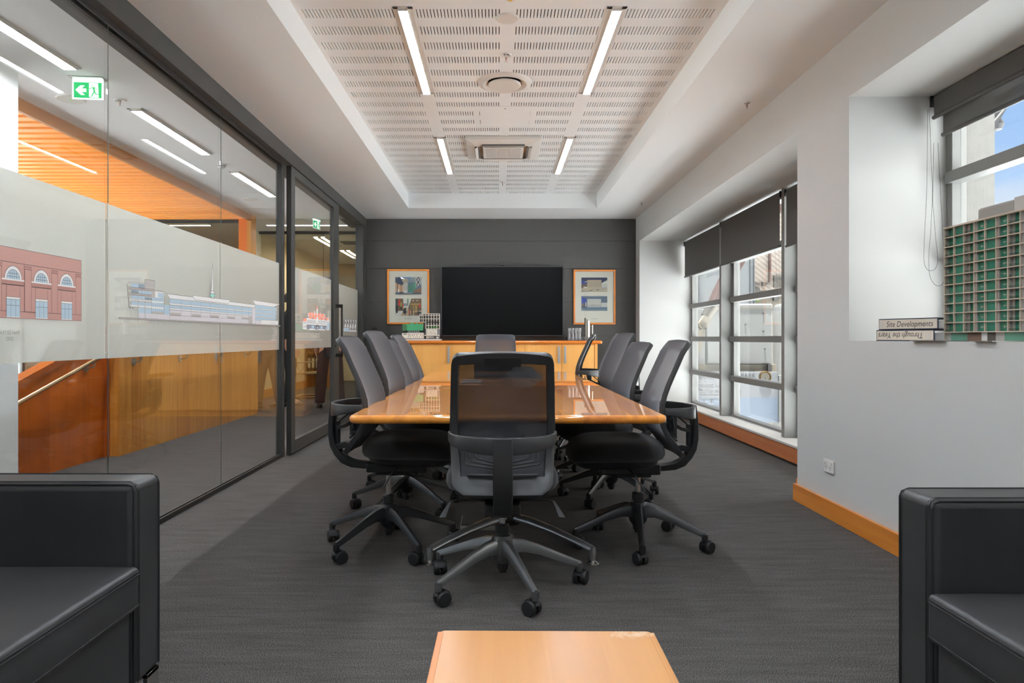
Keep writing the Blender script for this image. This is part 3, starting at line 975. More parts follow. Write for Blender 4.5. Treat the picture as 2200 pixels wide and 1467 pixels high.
    build('gas_lift', MB().cyl((0, 0, 0.20), (0, 0, 0.335), 0.0135, 18), CHROME, t, smooth=True)
    build('lift_sleeve', MB().lathe([(0.020, 0.075), (0.026, 0.08), (0.026, 0.230), (0.030, 0.232), (0.030, 0.262), (0.024, 0.269), (0.014, 0.271)], n=24).lathe([(0.0, 0.062), (0.018, 0.064), (0.02, 0.08)], n=24), BLACKPL, t, smooth=True)
    return t
def add_base(t, deg, casters=True):
    """five star base with twin wheel castors"""
    hub = build('base_hub', MB().lathe([(0.030, 0.105), (0.044, 0.125), (0.050, 0.165), (0.046, 0.205), (0.034, 0.218)], n=26), LEGPL, t, smooth=True)
    for k in range(5):
        a = math.radians(deg + 72 * k)
        M = Matrix.Rotation(a, 4, 'Z')
        l_ = MB(); l_.X = M
        # leg with a ridge: cross-section narrows to the tip
        rows_ = []
        for r_, zt_, zb, w_ in ((0.030, 0.210, 0.146, 0.048), (0.09, 0.201, 0.152, 0.042), (0.16, 0.175, 0.136, 0.036), (0.24, 0.140, 0.108, 0.031), (0.310, 0.110, 0.084, 0.028), (0.338, 0.100, 0.076, 0.027)):
            rows_.append([(r_, -w_ / 2, zb), (r_, -w_ / 2 * 0.85, zt_ - 0.010), (r_, -w_ * 0.22, zt_), (r_, w_ * 0.22, zt_), (r_, w_ / 2 * 0.85, zt_ - 0.010), (r_, w_ / 2, zb), (r_, 0, zb + 0.006), (r_, -w_ / 2, zb)])
        l_.grid(rows_)
        l_.poly(rows_[-1][:-1])
        l_.lathe([(0.014, 0.058), (0.016, 0.075), (0.015, 0.094)], c=(0.330, 0, 0), n=12)
        lo = build('leg', l_, LEGPL, t, smooth=True, angle=45)
        # castor: position at the leg tip, swivelled
        sw = a + math.radians(60 + 37 * k)
        c_ = MB(); c_.X = Matrix.Translation((math.cos(a) * 0.330, math.sin(a) * 0.330, 0)) @ Matrix.Rotation(sw, 4, 'Z') @ Matrix.Translation((0.018, 0, 0))
        for sy in (-1, 1):
            c_.lathe([(0.0, sy * 0.006), (0.028, sy * 0.006), (0.030, sy * 0.010), (0.030, sy * 0.024), (0.027, sy * 0.028), (0.010, sy * 0.029), (0.0, sy * 0.029)], c=(0, 0, 0.030), n=24, axis='Y')
        c_.cyl((0, -0.008, 0.030), (0, 0.008, 0.030), 0.010, 10)
        # hood
        hd = []
        for i in range(9):
            q = math.radians(20 + 150 * i / 8)
            hd.append([(-0.033 * math.cos(q), -0.012, 0.030 + 0.033 * math.sin(q)), (-0.033 * math.cos(q), 0.012, 0.030 + 0.033 * math.sin(q))])
        c_.grid(hd)
        c_.cyl((-0.018, 0, 0.045), (-0.018, 0, 0.066), 0.008, 10)
        build('castor', c_, RUBBER, lo, smooth=True, angle=40)
proto = make_chair()
add_base(proto, 0)
UPPER = ('back_frame', 'back_mesh', 'badge_plate', 'lumbar_ring', 'back_post', 'tilt_linkage', 'lumbar_pad', 'seat', 'seat_pan', 'tilt_mechanism', 'lever', 'gas_lift')
def base_name(o): return o.name.split('.')[0]
def set_chair(r, loc, yaw, base, lift):
    r.location = (loc[0], loc[1], 0); r.rotation_euler = (0, 0, math.radians(yaw))
    for ch in r.children:
        if base_name(ch) in UPPER:
            ch.location = (0, 0, lift)
        elif base_name(ch) in ('leg', 'base_hub'):
            ch.rotation_euler = (0, 0, math.radians(base - yaw))
chairs = [
    # x, y, yaw, base angle, lift, label
    (0.02, 2.89, 0, 4, 0, 'black mesh office chair at the near end of the table, seen from behind'),
    (-0.548, 3.44, -92, 16, 0.065, 'mesh office chair on the glass side of the table, nearest to the viewer'),
    (0.715, 3.48, 90, -26, 0.045, 'mesh office chair on the window side, nearest to the viewer, whole seat in view'),
    (-0.56, 4.2, -95.5, 30, 0.1, 'tall mesh office chair, second from the viewer on the glass side of the table'),
    (-0.575, 4.85, -93.5, 50, 0.045, 'mesh office chair, third from the viewer on the glass side of the table'),
    (-0.59, 5.38, -93, 10, 0.085, 'mesh office chair, fourth from the viewer on the glass side of the table'),
    (-0.60, 5.93, -89, 64, 0.03, 'mesh office chair farthest on the glass side, only its back edge in view'),
    (0.745, 4.48, 97, 20, 0.03, 'mesh office chair, second from the viewer on the window side of the table'),
    (0.76, 5.08, 97, 40, 0.095, 'mesh office chair, third from the viewer on the window side of the table'),
    (0.80, 5.74, 84, 5, 0.095, 'mesh office chair, fourth from the viewer on the window side, its ring in view'),
    (0.68, 6.33, 79, 30, 0.095, 'mesh office chair farthest on the window side, turned with its frame edge to the viewer'),
    (-0.02, 6.87, 180, 30, 0.095, 'black mesh office chair at the far end of the table, facing the viewer'),
]
first = True
for (x, y, yaw, bdeg, lift, label) in chairs:
    r = proto if first else dup(proto, (0, 0, 0))
    r['label'] = label
    set_chair(r, (x, y), yaw, bdeg, lift)
    first = False

BASEGREY = mat('worn_grey_base', (112, 112, 112), 0.32, metal=0.7)
for ch in proto.children:                       # the near chair stands on a lighter, worn metal base
    if base_name(ch) in ('leg', 'base_hub'):
        ch.material_slots[0].link = 'OBJECT'; ch.material_slots[0].material = BASEGREY
        ch['label'] = 'worn grey metal ' + ('hub' if base_name(ch) == 'base_hub' else 'leg')

# ================================================================== armchairs
def rbox(m_, x0, x1, y0, y1, z0, z1):
    return m_.box(x0, x1, y0, y1, z0, z1)
def piping(m_, path, r=0.0035):
    m_.tube(path, r, 6)
def armchair(label, side, ya, seatd):
    """side -1: on the left facing +X, +1: on the right facing -X; ya = far face of the far arm"""
    xf = -0.977 if side < 0 else 1.049
    t = thing('armchair', label, 'armchair', (xf, ya - 0.425, 0), 0 if side < 0 else PI, 'black leather armchairs in the foreground')
    # local: front faces +X, x runs back to -0.76; y from -0.425 to 0.425
    W = 0.425; A = 0.142; D = 0.76; H = 0.660; B = 0.107
    def arm(y0, y1):
        m_ = MB().box(-D, 0, y0, y1, B, H)
        o = build('arm', m_, LEATHER, t, bevel=0.022, seg=4)
        st = MB()
        for yy, sgn in ((y0, 1), (y1, -1)):
            e = 0.0015
            for off in (0.012, 0.020):
                yl = yy + sgn * off
                st.tube([(0.0012, yl, B + 0.01), (0.0012, yl, H - 0.024), (-0.006, yl, H - 0.007), (-0.022, yl, H + 0.0008), (-D, yl, H + 0.0008)], 0.0010, 5)
            # welt on the edge between face and side
            st.tube([(-0.0045, yy + sgn * 0.0045, B + 0.01), (-0.0045, yy + sgn * 0.0045, H - 0.022), (-0.010, yy + sgn * 0.0045, H - 0.009), (-0.022, yy + sgn * 0.0045, H - 0.0045), (-D, yy + sgn * 0.0045, H - 0.0045)], 0.0026, 6)
        build('stitching', st, THREAD, o)
        return o
    arm(W - A, W); arm(-W, -W + A)
    build('back', MB().box(-D - 0.005, -D + 0.15, -W + A + 0.002, W - A - 0.002, B, H - 0.004), LEATHER, t, bevel=0.022, seg=4)
    build('front_panel', MB().box(-D + 0.1, -0.010, -W + A + 0.004, W - A - 0.004, B, 0.318), LEATHER, t, bevel=0.010, seg=3)
    # seat cushion with soft crown
    m_ = MB(); n = 14
    x0, x1, y0, y1 = -D + 0.14, 0.014, -W + A - 0.004 + 0.006, W - A + 0.002
    z0, z1 = 0.322, 0.447
    def crown(u, v): return 0.012 * (1 - (2 * u - 1) ** 4) * (1 - (2 * v - 1) ** 4)
    top = [[(x0 + (x1 - x0) * i / n, y0 + (y1 - y0) * j / n, z1 - 0.010 + crown(i / n, j / n)) for j in range(n + 1)] for i in range(n + 1)]
    bot = [[(x0 + (x1 - x0) * i / n, y0 + (y1 - y0) * j / n, z0) for j in range(n + 1)] for i in range(n + 1)]
    m_.grid(top); m_.grid(bot, flip=True)
    for i in range(n):
        m_.add([top[i][0], top[i + 1][0], bot[i + 1][0], bot[i][0]], [(0, 1, 2, 3)])
        m_.add([top[i][n], top[i + 1][n], bot[i + 1][n], bot[i][n]], [(3, 2, 1, 0)])
        m_.add([top[0][i], top[0][i + 1], bot[0][i + 1], bot[0][i]], [(3, 2, 1, 0)])
        m_.add([top[n][i], top[n][i + 1], bot[n][i + 1], bot[n][i]], [(0, 1, 2, 3)])
    o = build('seat_cushion', m_, LEATHER, t)
    me = o.data; bm = bmesh.new(); bm.from_mesh(me); bmesh.ops.remove_doubles(bm, verts=bm.verts, dist=1e-5); bmesh.ops.recalc_face_normals(bm, faces=bm.faces); bm.to_mesh(me); bm.free()
    for p in me.polygons: p.use_smooth = True
    b_ = o.modifiers.new('bevel', 'BEVEL'); b_.width = 0.014; b_.segments = 4; b_.limit_method = 'ANGLE'; b_.angle_limit = math.radians(50)
    st = MB()
    for zz, xx in ((z1 - 0.010, -0.014), (z1 - 0.021, 0.0015 + 0.014), (z1 - 0.029, 0.0015 + 0.014)):
        st.tube([(xx if zz < z1 - 0.015 else -0.004, y0 + 0.01, zz), (xx if zz < z1 - 0.015 else -0.004, y1 - 0.01, zz)], 0.0014, 5)
    st.tube([(0.0145, y0 + 0.008, z0 + 0.014), (0.0145, y1 - 0.008, z0 + 0.014)], 0.0016, 5)
    build('stitching', st, THREAD, o)
    # chrome sled legs
    for sy in (-1, 1):
        yc = sy * (W - 0.045)
        l_ = MB()
        l_.box(-D + 0.02, -0.004, yc - 0.022, yc + 0.040 * (1 if sy > 0 else 1), B - 0.012, B)
        l_.box(-0.018, -0.004, yc - 0.022, yc + 0.040, 0.0, B)
        l_.box(-D + 0.02, -D + 0.034, yc - 0.022, yc + 0.040, 0.0, B)
        l_.box(-D + 0.02, -0.004, yc - 0.022, yc + 0.040, 0.0, 0.012)
        build('leg', l_, CHROME, t, bevel=0.001)
    return t
armchair('black leather armchair at the left edge of the view, facing right', -1, 1.982, 0)
a2 = armchair('black leather armchair at the right edge of the view, facing left', 1, 1.793, 0)

# ================================================================== coffee table in the foreground
COFW = wood('coffee_wood', (202, 142, 76), (182, 120, 56), 'Y', 'X', 0.115, 0.40, coat=0.25, coat_r=0.25, grain=1.0, spot=0.75, streak=0.35)
KNOT = mat('wood_stain_mark', (150, 98, 58), 0.5)
cz = 0.40; dy = (1352 - VY)
Yf = (EYE - cz) * F / dy
xl, xr = (938 - VX) * Yf / F, (1399 - VX) * Yf / F
ct = thing('coffee_table', 'low worn blond timber coffee table at the bottom edge of the view', 'table', ((xl + xr) / 2, Yf - 0.30, 0), math.radians(-0.6))
hw = (xr - xl) / 2
build('tabletop', slab(hw, 0.30, 0.018, cz - 0.035, cz, 0.008), COFW, ct, smooth=True)
build('edge_strip', MB().box(-hw + 0.001, -hw + 0.014, -0.28, 0.285, cz - 0.03, cz + 0.0006), wood('edge_wood', (214, 130, 48), (190, 106, 34), 'Y', 'X', 0.3, 0.35), ct, bevel=0.001)
build('edge_strip', MB().box(hw - 0.014, hw - 0.001, -0.28, 0.285, cz - 0.03, cz + 0.0006), COFW, ct, bevel=0.001)
for sx in (-1, 1):
    for sy in (-1, 1):
        build('leg', MB().box(sx * (hw - 0.05) - 0.022, sx * (hw - 0.05) + 0.022, sy * 0.25 - 0.022, sy * 0.25 + 0.022, 0, cz - 0.034), COFW, ct, bevel=0.003)
build('apron', MB().box(-hw + 0.04, hw - 0.04, 0.24, 0.26, cz - 0.10, cz - 0.034).box(-hw + 0.04, hw - 0.04, -0.26, -0.24, cz - 0.10, cz - 0.034)
      .box(-hw + 0.04, -hw + 0.06, -0.24, 0.24, cz - 0.10, cz - 0.034).box(hw - 0.06, hw - 0.04, -0.24, 0.24, cz - 0.10, cz - 0.034), COFW, ct)

# ================================================================== sideboard
SBW = wood('sideboard_wood', (246, 184, 104), (232, 160, 78), 'Z', 'X', 0.10, 0.35, coat=0.3, coat_r=0.15, streak=0.35)
SBT = wood('sideboard_top_wood', (222, 128, 42), (196, 104, 30), 'X', 'Y', 0.3, 0.25, coat=0.7, coat_r=0.06, streak=0.35)
SY = 9.13; SZ = 1.022
def sbx(px): return (px - VX) * SY / F
sb = thing('sideboard', 'long honey timber sideboard with steel bar handles against the felt wall', 'sideboard', (0, 0, 0))
m_ = slab((sbx(1294) - sbx(871)) / 2, (YB - SY) / 2 + 0.012, 0.03, SZ - 0.046, SZ, 0.018)
o = build('worktop', m_, SBT, sb, smooth=True); o.location = ((sbx(1294) + sbx(871)) / 2, (YB + SY) / 2 - 0.014, 0)
build('carcass', MB().box(sbx(882), sbx(1284), SY + 0.03, YB - 0.003, 0.08, SZ - 0.046).box(sbx(890), sbx(1276), SY + 0.08, YB - 0.003, 0, 0.08), SBW, sb)
dl = [884, 971.5, 1050, 1127.8, 1206.5, 1277]
for a, b_ in zip(dl[:-1], dl[1:]):
    dd = build('door', MB().box(sbx(a) + 0.002, sbx(b_) - 0.002, SY + 0.008, SY + 0.03, 0.09, SZ - 0.050), SBW, sb, bevel=0.0015)
    hxp = {884: 964, 971.5: 1043.5, 1050: 1056, 1127.8: 1200.5, 1206.5: 1214}[a]
    X_ = sbx(hxp)
    build('handle', MB().box(X_ - 0.014, X_ + 0.014, SY - 0.022, SY - 0.012, 0.72, 0.945).box(X_ - 0.012, X_ + 0.012, SY - 0.014, SY + 0.009, 0.74, 0.75).box(X_ - 0.012, X_ + 0.012, SY - 0.014, SY + 0.009, 0.915, 0.925), SATIN, dd, bevel=0.001)
build('end_panel', MB().box(sbx(1278), sbx(1284), SY + 0.006, YB - 0.003, 0.0, SZ - 0.046), SBW, sb)

# ================================================================== television, camera, pictures
YW = YB
def wx(px, y=YW): return (px - VX) * y / F
def wz(py, y=YW): return EYE - (py - VY) * y / F
ty = YW - 0.075
t = thing('television', 'large black wall-mounted screen above the sideboard', 'television', (wx(1079, ty), YW - 0.004, wz(647, ty)))
tw, th = (1210.5 - 947.5) / 2 * ty / F, (723 - 573) / 2 * ty / F
SCREEN = mat('tv_screen', (7, 8, 9), 0.30, spec=0.14)
build('screen', MB().box(-tw + 0.012, tw - 0.012, -0.071, -0.068, -th + 0.014, th - 0.010), SCREEN, t)
build('bezel', MB().box(-tw, tw, -0.068, -0.03, -th, th).box(-tw, -tw + 0.011, -0.075, -0.068, -th, th).box(tw - 0.011, tw, -0.075, -0.068, -th, th)
      .box(-tw, tw, -0.075, -0.068, th - 0.009, th).box(-tw, tw, -0.075, -0.068, -th, -th + 0.012), mat('tv_bezel', (78, 78, 80), 0.3, metal=0.6), t, bevel=0.001)
build('wall_bracket', MB().box(-0.3, 0.3, -0.032, 0.0, -0.2, 0.2), BLACKMETAL, t)
t = thing('webcam', 'small square camera on the felt wall just above the big screen', 'camera', (wx(1078.5), YW, wz(568)))
build('body', MB().box(-0.020, 0.020, -0.04, 0, -0.018, 0.018), BLACKPL, t, bevel=0.004)
build('lens', MB().cyl((0, -0.044, 0), (0, -0.039, 0), 0.009, 16), mat('lens_glass', (120, 130, 140), 0.1), t)

FRW = wood('frame_wood', (222, 138, 52), (206, 120, 42), 'Z', 'X', 0.4, 0.3, coat=0.4, coat_r=0.1)
FRW2 = wood('frame_wood_right', (212, 132, 62), (194, 114, 50), 'Z', 'X', 0.4, 0.3, coat=0.4, coat_r=0.1)
MATB = mat('mat_board', (232, 226, 217), 0.7)
def pc(name, rgb): return mat('print_' + name, rgb, 0.6)
P_SKY = pc('sky', (96, 130, 190)); P_DSKY = pc('dark_sky', (38, 48, 84)); P_GREY = pc('grey', (150, 156, 160)); P_DGREY = pc('dark_grey', (70, 74, 80)); P_BEIGE = pc('beige', (196, 178, 156))
P_GREEN = pc('green', (74, 130, 108)); P_BLUEG = pc('blue_grey', (92, 116, 140)); P_NAVY = pc('navy', (52, 62, 82)); P_BROWN = pc('brown', (120, 92, 70)); P_RED = pc('red', (206, 66, 62))
P_LIME = pc('lime', (150, 180, 80)); P_WHITE = pc('white', (222, 220, 214)); P_TAN = pc('tan', (190, 158, 128)); P_BLACK = pc('black', (34, 34, 38)); P_GOLD = pc('gold', (176, 140, 78)); P_BLUE = pc('blue', (52, 66, 150)); P_STEELB = pc('steel_blue', (88, 104, 128))
PPAL = [P_SKY, P_DSKY, P_GREY, P_DGREY, P_BEIGE, P_GREEN, P_BLUEG, P_NAVY, P_BROWN, P_RED, P_LIME, P_WHITE, P_TAN, P_BLACK, P_GOLD, P_BLUE, P_STEELB]
PI_ = {k: i for i, k in enumerate('sky dsky grey dgrey beige green blueg navy brown red lime white tan black gold blue steelb'.split())}
def picture(label, px0, px1, py0, py1, fm, photos):
    y = YW - 0.022
    cx, cz_ = wx((px0 + px1) / 2, y), wz((py0 + py1) / 2, y)
    t = thing('framed_picture', label, 'picture', (cx, YW, cz_))
    hx_, hz_ = (px1 - px0) / 2 * y / F, (py1 - py0) / 2 * y / F
    f = 0.026
    fb = MB().box(-hx_, hx_, -0.024, 0, hz_ - f, hz_).box(-hx_, hx_, -0.024, 0, -hz_, -hz_ + f).box(-hx_, -hx_ + f, -0.024, 0, -hz_ + f, hz_ - f).box(hx_ - f, hx_, -0.024, 0, -hz_ + f, hz_ - f)
    build('frame', fb, fm, t, bevel=0.005)
    build('mat_board', MB().box(-hx_ + f, hx_ - f, -0.010, -0.002, -hz_ + f, hz_ - f), MATB, t)
    build('cover_glass', MB().box(-hx_ + f, hx_ - f, -0.0165, -0.0145, -hz_ + f, hz_ - f), GLASS, t)
    for (qx0, qx1, qy0, qy1, items) in photos:
        x0 = (qx0 - (px0 + px1) / 2) * y / F; x1 = (qx1 - (px0 + px1) / 2) * y / F
        z1 = -(qy0 - (py0 + py1) / 2) * y / F; z0 = -(qy1 - (py0 + py1) / 2) * y / F
        m_ = MB(); d = -0.0105
        for it in items:
            col, pts = it
            m_.mi = PI_[col]
            m_.poly([(x0 + (x1 - x0) * u, d, z0 + (z1 - z0) * v) for u, v in pts]); d -= 0.00006
        o = build('photo_print', m_, PPAL, t)
    cp = MB(); cp.box(-0.05, 0.05, -0.0112, -0.010, -hz_ + f + 0.052, -hz_ + f + 0.057)
    build('caption_line', cp, pc('caption', (170, 164, 156)), t)
def R(u0, u1, v0, v1): return [(u0, v0), (u1, v0), (u1, v1), (u0, v1)]
def windows(col, u0, u1, v0, v1, nu, nv, fu=0.5, fv=0.5):
    out = []
    du, dv = (u1 - u0) / nu, (v1 - v0) / nv
    for i in range(nu):
        for j in range(nv):
            a = u0 + du * (i + (1 - fu) / 2); b_ = v0 + dv * (j + (1 - fv) / 2)
            out.append((col, R(a, a + du * fu, b_, b_ + dv * fv)))
    return out
ph1 = [('sky', R(0, 1, 0, 1)), ('grey', R(.60, 1, .3, 1)), ('beige', R(.24, .47, .1, .93))] + windows('dgrey', .26, .46, .66, .92, 6, 4) + [('white', R(.3, .47, .1, .66))] + windows('dgrey', .31, .46, .24, .64, 5, 6) \
    + [('grey', R(.47, .70, .3, .90))] + windows('blueg', .48, .69, .34, .88, 6, 5, .4, .7) + [('green', R(.50, .74, .12, .64)), ('blueg', R(.52, .68, .58, .68))] + windows('steelb', .52, .73, .14, .6, 4, 6, .8, .2) + [('green', R(.70, .8, .2, .7)), ('dgrey', R(.80, .96, .42, 1)),
    ('white', [(.80, 1), (.82, 1), (.96, .7), (.94, .7)]), ('white', [(.94, 1), (.96, 1), (.82, .7), (.80, .7)]), ('white', [(.80, .7), (.82, .7), (.94, .44), (.92, .44)]), ('white', [(.93, .7), (.95, .7), (.84, .44), (.82, .44)]), ('white', R(.79, .805, .42, 1)), ('white', R(.95, .965, .42, 1)), ('steelb', [(.70, .22), (1, .42), (1, .60)]), ('brown', [(.72, .08), (1, .08), (1, .42), (.70, .22)]),
    ('tan', [(0, .1), (.32, .1), (.3, .5), (.1, .7), (0, .72)]), ('navy', [(0, 1), (.19, 1), (.32, .60), (.24, .54), (.10, .60), (0, .70)]), ('black', R(.06, .09, .12, .66)), ('black', R(.215, .235, .15, .6)), ('white', R(.09, .14, .14, .3)), ('dgrey', R(0, 1, 0, .06)), ('grey', R(.35, .65, .05, .09)), ('blueg', R(.02, .12, .05, .14)), ('dgrey', R(.17, .3, .04, .14)), ('dgrey', R(.7, .98, .03, .1))]
ph2 = [('beige', R(0, 1, 0, 1)), ('white', R(.28, .62, .48, 1)), ('green', R(.46, .50, .6, 1)), ('grey', R(.3, .48, .56, .72)), ('dgrey', R(0, .14, .2, 1)), ('brown', R(.1, .3, .3, 1)), ('brown', [(.5, .5), (.62, 1), (1, 1), (1, .3), (.5, .3)]), ('gold', R(.58, .96, .62, .72)), ('white', [(.66, .88), (.72, .94), (.70, .86), (.64, .84)]), ('white', [(.80, .88), (.88, .93), (.86, .87), (.80, .85)]),
    ('gold', R(.6, .84, .26, .6)), ('dgrey', R(.62, .66, .3, .6)), ('dgrey', R(.72, .75, .3, .6)), ('red', R(.11, .19, .60, .93)), ('lime', R(.20, .245, .54, .79)), ('red', R(.26, .31, .52, .7)), ('tan', R(0, 1, 0, .27)), ('white', [(0, 0), (.2, 0), (.3, .28), (.06, .26)]), ('black', R(.02, .09, .16, .6)), ('brown', R(.72, 1, .02, .2)), ('black', R(.34, .41, .14, .46)), ('black', R(.36, .385, .0, .2)), ('black', R(.30, .34, .12, .38)), ('blue', R(.38, .44, .18, .25)),
    ('red', R(.525, .565, .13, .31)), ('black', R(.535, .56, .0, .13)), ('tan', R(.535, .555, .31, .35)), ('black', R(.62, .66, .02, .32)), ('gold', R(.47, .51, .26, .32)), ('black', R(.2, .24, .3, .5)), ('brown', R(.86, .9, .2, .6)), ('red', R(.9, .96, .45, .66)), ('dgrey', R(.84, .98, .08, .22))]
picture('timber-framed picture of two street photographs on the felt wall left of the screen', 831.5, 922, 578, 696.5, FRW, [(849.2, 905.2, 595.2, 632, ph1), (849.2, 905.2, 641.2, 678, ph2)])
ph3 = [('dsky', R(0, 1, .25, 1)), ('blue', [(0, .5), (0, .85), (.25, .6), (.25, .5)]), ('white', [(.10, .68), (.2, .76), (.22, .7)]), ('white', [(.78, .6), (.86, .7), (1, .82), (1, .58), (.8, .56)]), ('brown', R(0, .23, .3, .54)), ('beige', R(0, 1, 0, .28)), ('beige', R(.225, .775, .27, .84)), ('tan', R(.225, .775, .80, .84))] \
    + windows('dgrey', .24, .77, .32, .76, 9, 5, .34, .45) + [('white', R(.78, 1, .3, .58))] + windows('dgrey', .8, 1, .32, .54, 4, 2, .4, .4) + [('white', R(.08, .22, .26, .36)), ('dgrey', R(.3, .42, .08, .12)), ('dgrey', R(.58, .68, .11, .15)), ('grey', R(0, .3, .02, .07)), ('dgrey', R(0, .08, .03, .07)), ('grey', R(.4, .9, .17, .2))]
ph4 = [('steelb', R(0, 1, .2, 1)), ('blue', [(0, .55), (0, .98), (.2, .8), (.2, .5)]), ('blueg', R(0, 1, 0, .26)), ('white', R(.23, .76, .25, .80))] + windows('dgrey', .24, .75, .48, .76, 9, 3, .35, .45) + windows('dgrey', .24, .75, .26, .46, 9, 1, .35, .85) + [('white', R(.77, 1, .26, .55))] + windows('blueg', .79, 1, .28, .52, 4, 2, .4, .4) + [('brown', R(.04, .12, .28, .46)), ('dgrey', R(.0, .16, .22, .3)), ('white', R(.16, .19, .3, .6)), ('grey', R(.0, .9, .04, .08))]
picture('timber-framed picture of two pale building photographs on the felt wall right of the screen', 1232, 1322.5, 579, 697, FRW2, [(1249.3, 1305, 596, 627, ph3), (1249.3, 1305, 636, 667.5, ph4)])

# ================================================================== small building model on the sideboard
CREAM = mat('model_cream', (242, 234, 219), 0.5)
MDARK = mat('model_dark', (66, 58, 50), 0.6)
MGREY = mat('model_grey', (128, 130, 132), 0.5)
MGREEN = mat('model_green', (60, 158, 106), 0.35)
MGLASS = mat('model_window', (150, 156, 156), 0.3)
my = 9.24
def mx_(px): return (px - VX) * my / F
def mz_(py): return EYE - (py - VY) * my / F
o0 = (mx_(904), my, SZ)
bmod = thing('building_model', 'small plastic brick model of pale blocks and a green box on the sideboard', 'model', o0)
def mm_box(m_, px0, px1, py0, py1, y0, y1, mi=None):
    m_.box(mx_(px0) - o0[0], mx_(px1) - o0[0], y0, y1, mz_(py1) - SZ, mz_(py0) - SZ, mi)
b_ = MB(); b_.box(mx_(862) - o0[0], mx_(946.5) - o0[0], -0.02, 0.26, 0.0, 0.020)
build('base_plate', b_, WHITEPL, bmod, bevel=0.002)
# tower with window grid
tw_ = MB()
X0, X1 = 908.5, 944.0
ncol = 6; cw = (944 - 908.5) / 6
mm_box(tw_, 909.5, 943.5, 674.5, 706, 0.012, 0.14, 1)
def frame_grid(m_, xs, ys, y0, y1, t=1.1):
    for x in xs: mm_box(m_, x - t / 2, x + t / 2, ys[0], ys[-1], y0, y1, 0)
    for z in ys: mm_box(m_, xs[0], xs[-1], z - t / 2, z + t / 2, y0, y1, 0)
xs_ = [908.8 + 5.87 * i for i in range(7)]
frame_grid(tw_, xs_, [674, 677.3, 684.8, 692], 0.0, 0.014)
frame_grid(tw_, xs_[1:], [692, 699.2, 706.3], 0.0, 0.014)
mm_box(tw_, 914.7, 944, 673.4, 706.5, 0.014, 0.15, 2)
mm_box(tw_, 908.4, 914.7, 673.4, 692, 0.014, 0.15, 2)
# side face seen obliquely on the left: shallow return wall
mm_box(tw_, 900.5, 908.4, 674, 692.4, 0.04, 0.15, 0)
for i in range(2):
    for (a, c_) in ((675.2, 676.8), (678.5, 684), (685.4, 691)):
        mm_box(tw_, 901.4 + i * 3.8, 904.2 + i * 3.8, a, c_, 0.037, 0.041, 1)
mm_box(tw_, 913, 944, 707, 722, 0.03, 0.15, 3)
mm_box(tw_, 916, 938.5, 707.5, 719, 0.0, 0.03, 0)
for r_, row in enumerate(((1, 6, 11, 14, 19), (2, 7, 9.5, 14, 17), (1, 5, 9, 12, 16, 19))):
    for x in row:
        mm_box(tw_, 916 + x, 917.6 + x, 709.6 + r_ * 3.1, 710.9 + r_ * 3.1, -0.002, 0.001, 1)
mm_box(tw_, 911, 944, 719.6, 721.2, -0.008, 0.14, 0)
mm_box(tw_, 915, 932, 721.5, 727, 0.03, 0.12, 0); mm_box(tw_, 936, 943.6, 722, 727, -0.006, 0.10, 3); mm_box(tw_, 938, 942, 724, 727, -0.010, -0.004, 0)
mm_box(tw_, 921, 934, 725.2, 727, -0.01, 0.02, 3)
build('tower_block', tw_, [CREAM, MDARK, MGLASS, MGREY], bmod)
pl_ = MB()
for x in (922, 928, 932, 939, 936):
    pl_.lathe([(0, 0.0), (0.008, 0.006), (0.006, 0.016), (0, 0.02)], c=(mx_(x) - o0[0], -0.004, mz_(705) - SZ), n=7)
build('roof_plants', pl_, mat('model_leaf', (70, 170, 60), 0.5), bmod)
lb = MB()
mm_box(lb, 875, 910, 715, 727, 0.0, 0.14, 0)
mm_box(lb, 863, 875, 715.5, 727, 0.02, 0.14, 0)
mm_box(lb, 866, 873, 717.5, 718.7, 0.017, 0.021, 1)
for r_, row in enumerate(((1, 4, 10, 14, 18, 22, 27, 31), (2, 6, 10, 14, 19, 27, 31), (1, 5, 12, 17, 21, 25, 30))):
    for x in row:
        mm_box(lb, 875.6 + x, 877.2 + x, 717.2 + r_ * 3.1, 718.6 + r_ * 3.1, -0.002, 0.001, 1)
mm_box(lb, 874, 909.6, 713.8, 715, -0.004, 0.13, 3)
mm_box(lb, 876, 901, 710, 713.8, 0.012, 0.10, 2)
for x in range(5): mm_box(lb, 877 + x * 4.8, 879 + x * 4.8, 711, 713, 0.009, 0.013, 1)
mm_box(lb, 865, 908, 709, 713.5, 0.05, 0.13, 1)
build('low_block', lb, [CREAM, MDARK, MGLASS, MGREY], bmod)
gb = MB()
mm_box(gb, 873.5, 909.3, 696, 710, 0.0, 0.14, 0)
mm_box(gb, 864, 873.5, 696, 710, 0.03, 0.14, 0)
for r_ in range(4):
    mm_box(gb, 874, 909, 698.6 + r_ * 3.0, 699.0 + r_ * 3.0, -0.0015, 0.001, 2)
for i in range(4):
    for j in range(3):
        mm_box(gb, 864.6 + i * 2.2, 866 + i * 2.2, 698.6 + j * 3.9, 701 + j * 3.9, 0.027, 0.031, 1)
mm_box(gb, 880.5, 887, 692.8, 696, 0.05, 0.08, 2); mm_box(gb, 892, 895.5, 693, 696, 0.05, 0.08, 2)
build('green_block', gb, [MGREEN, mat('model_olive', (120, 124, 84), 0.5), mat('model_pale_green', (130, 190, 158), 0.4)], bmod)

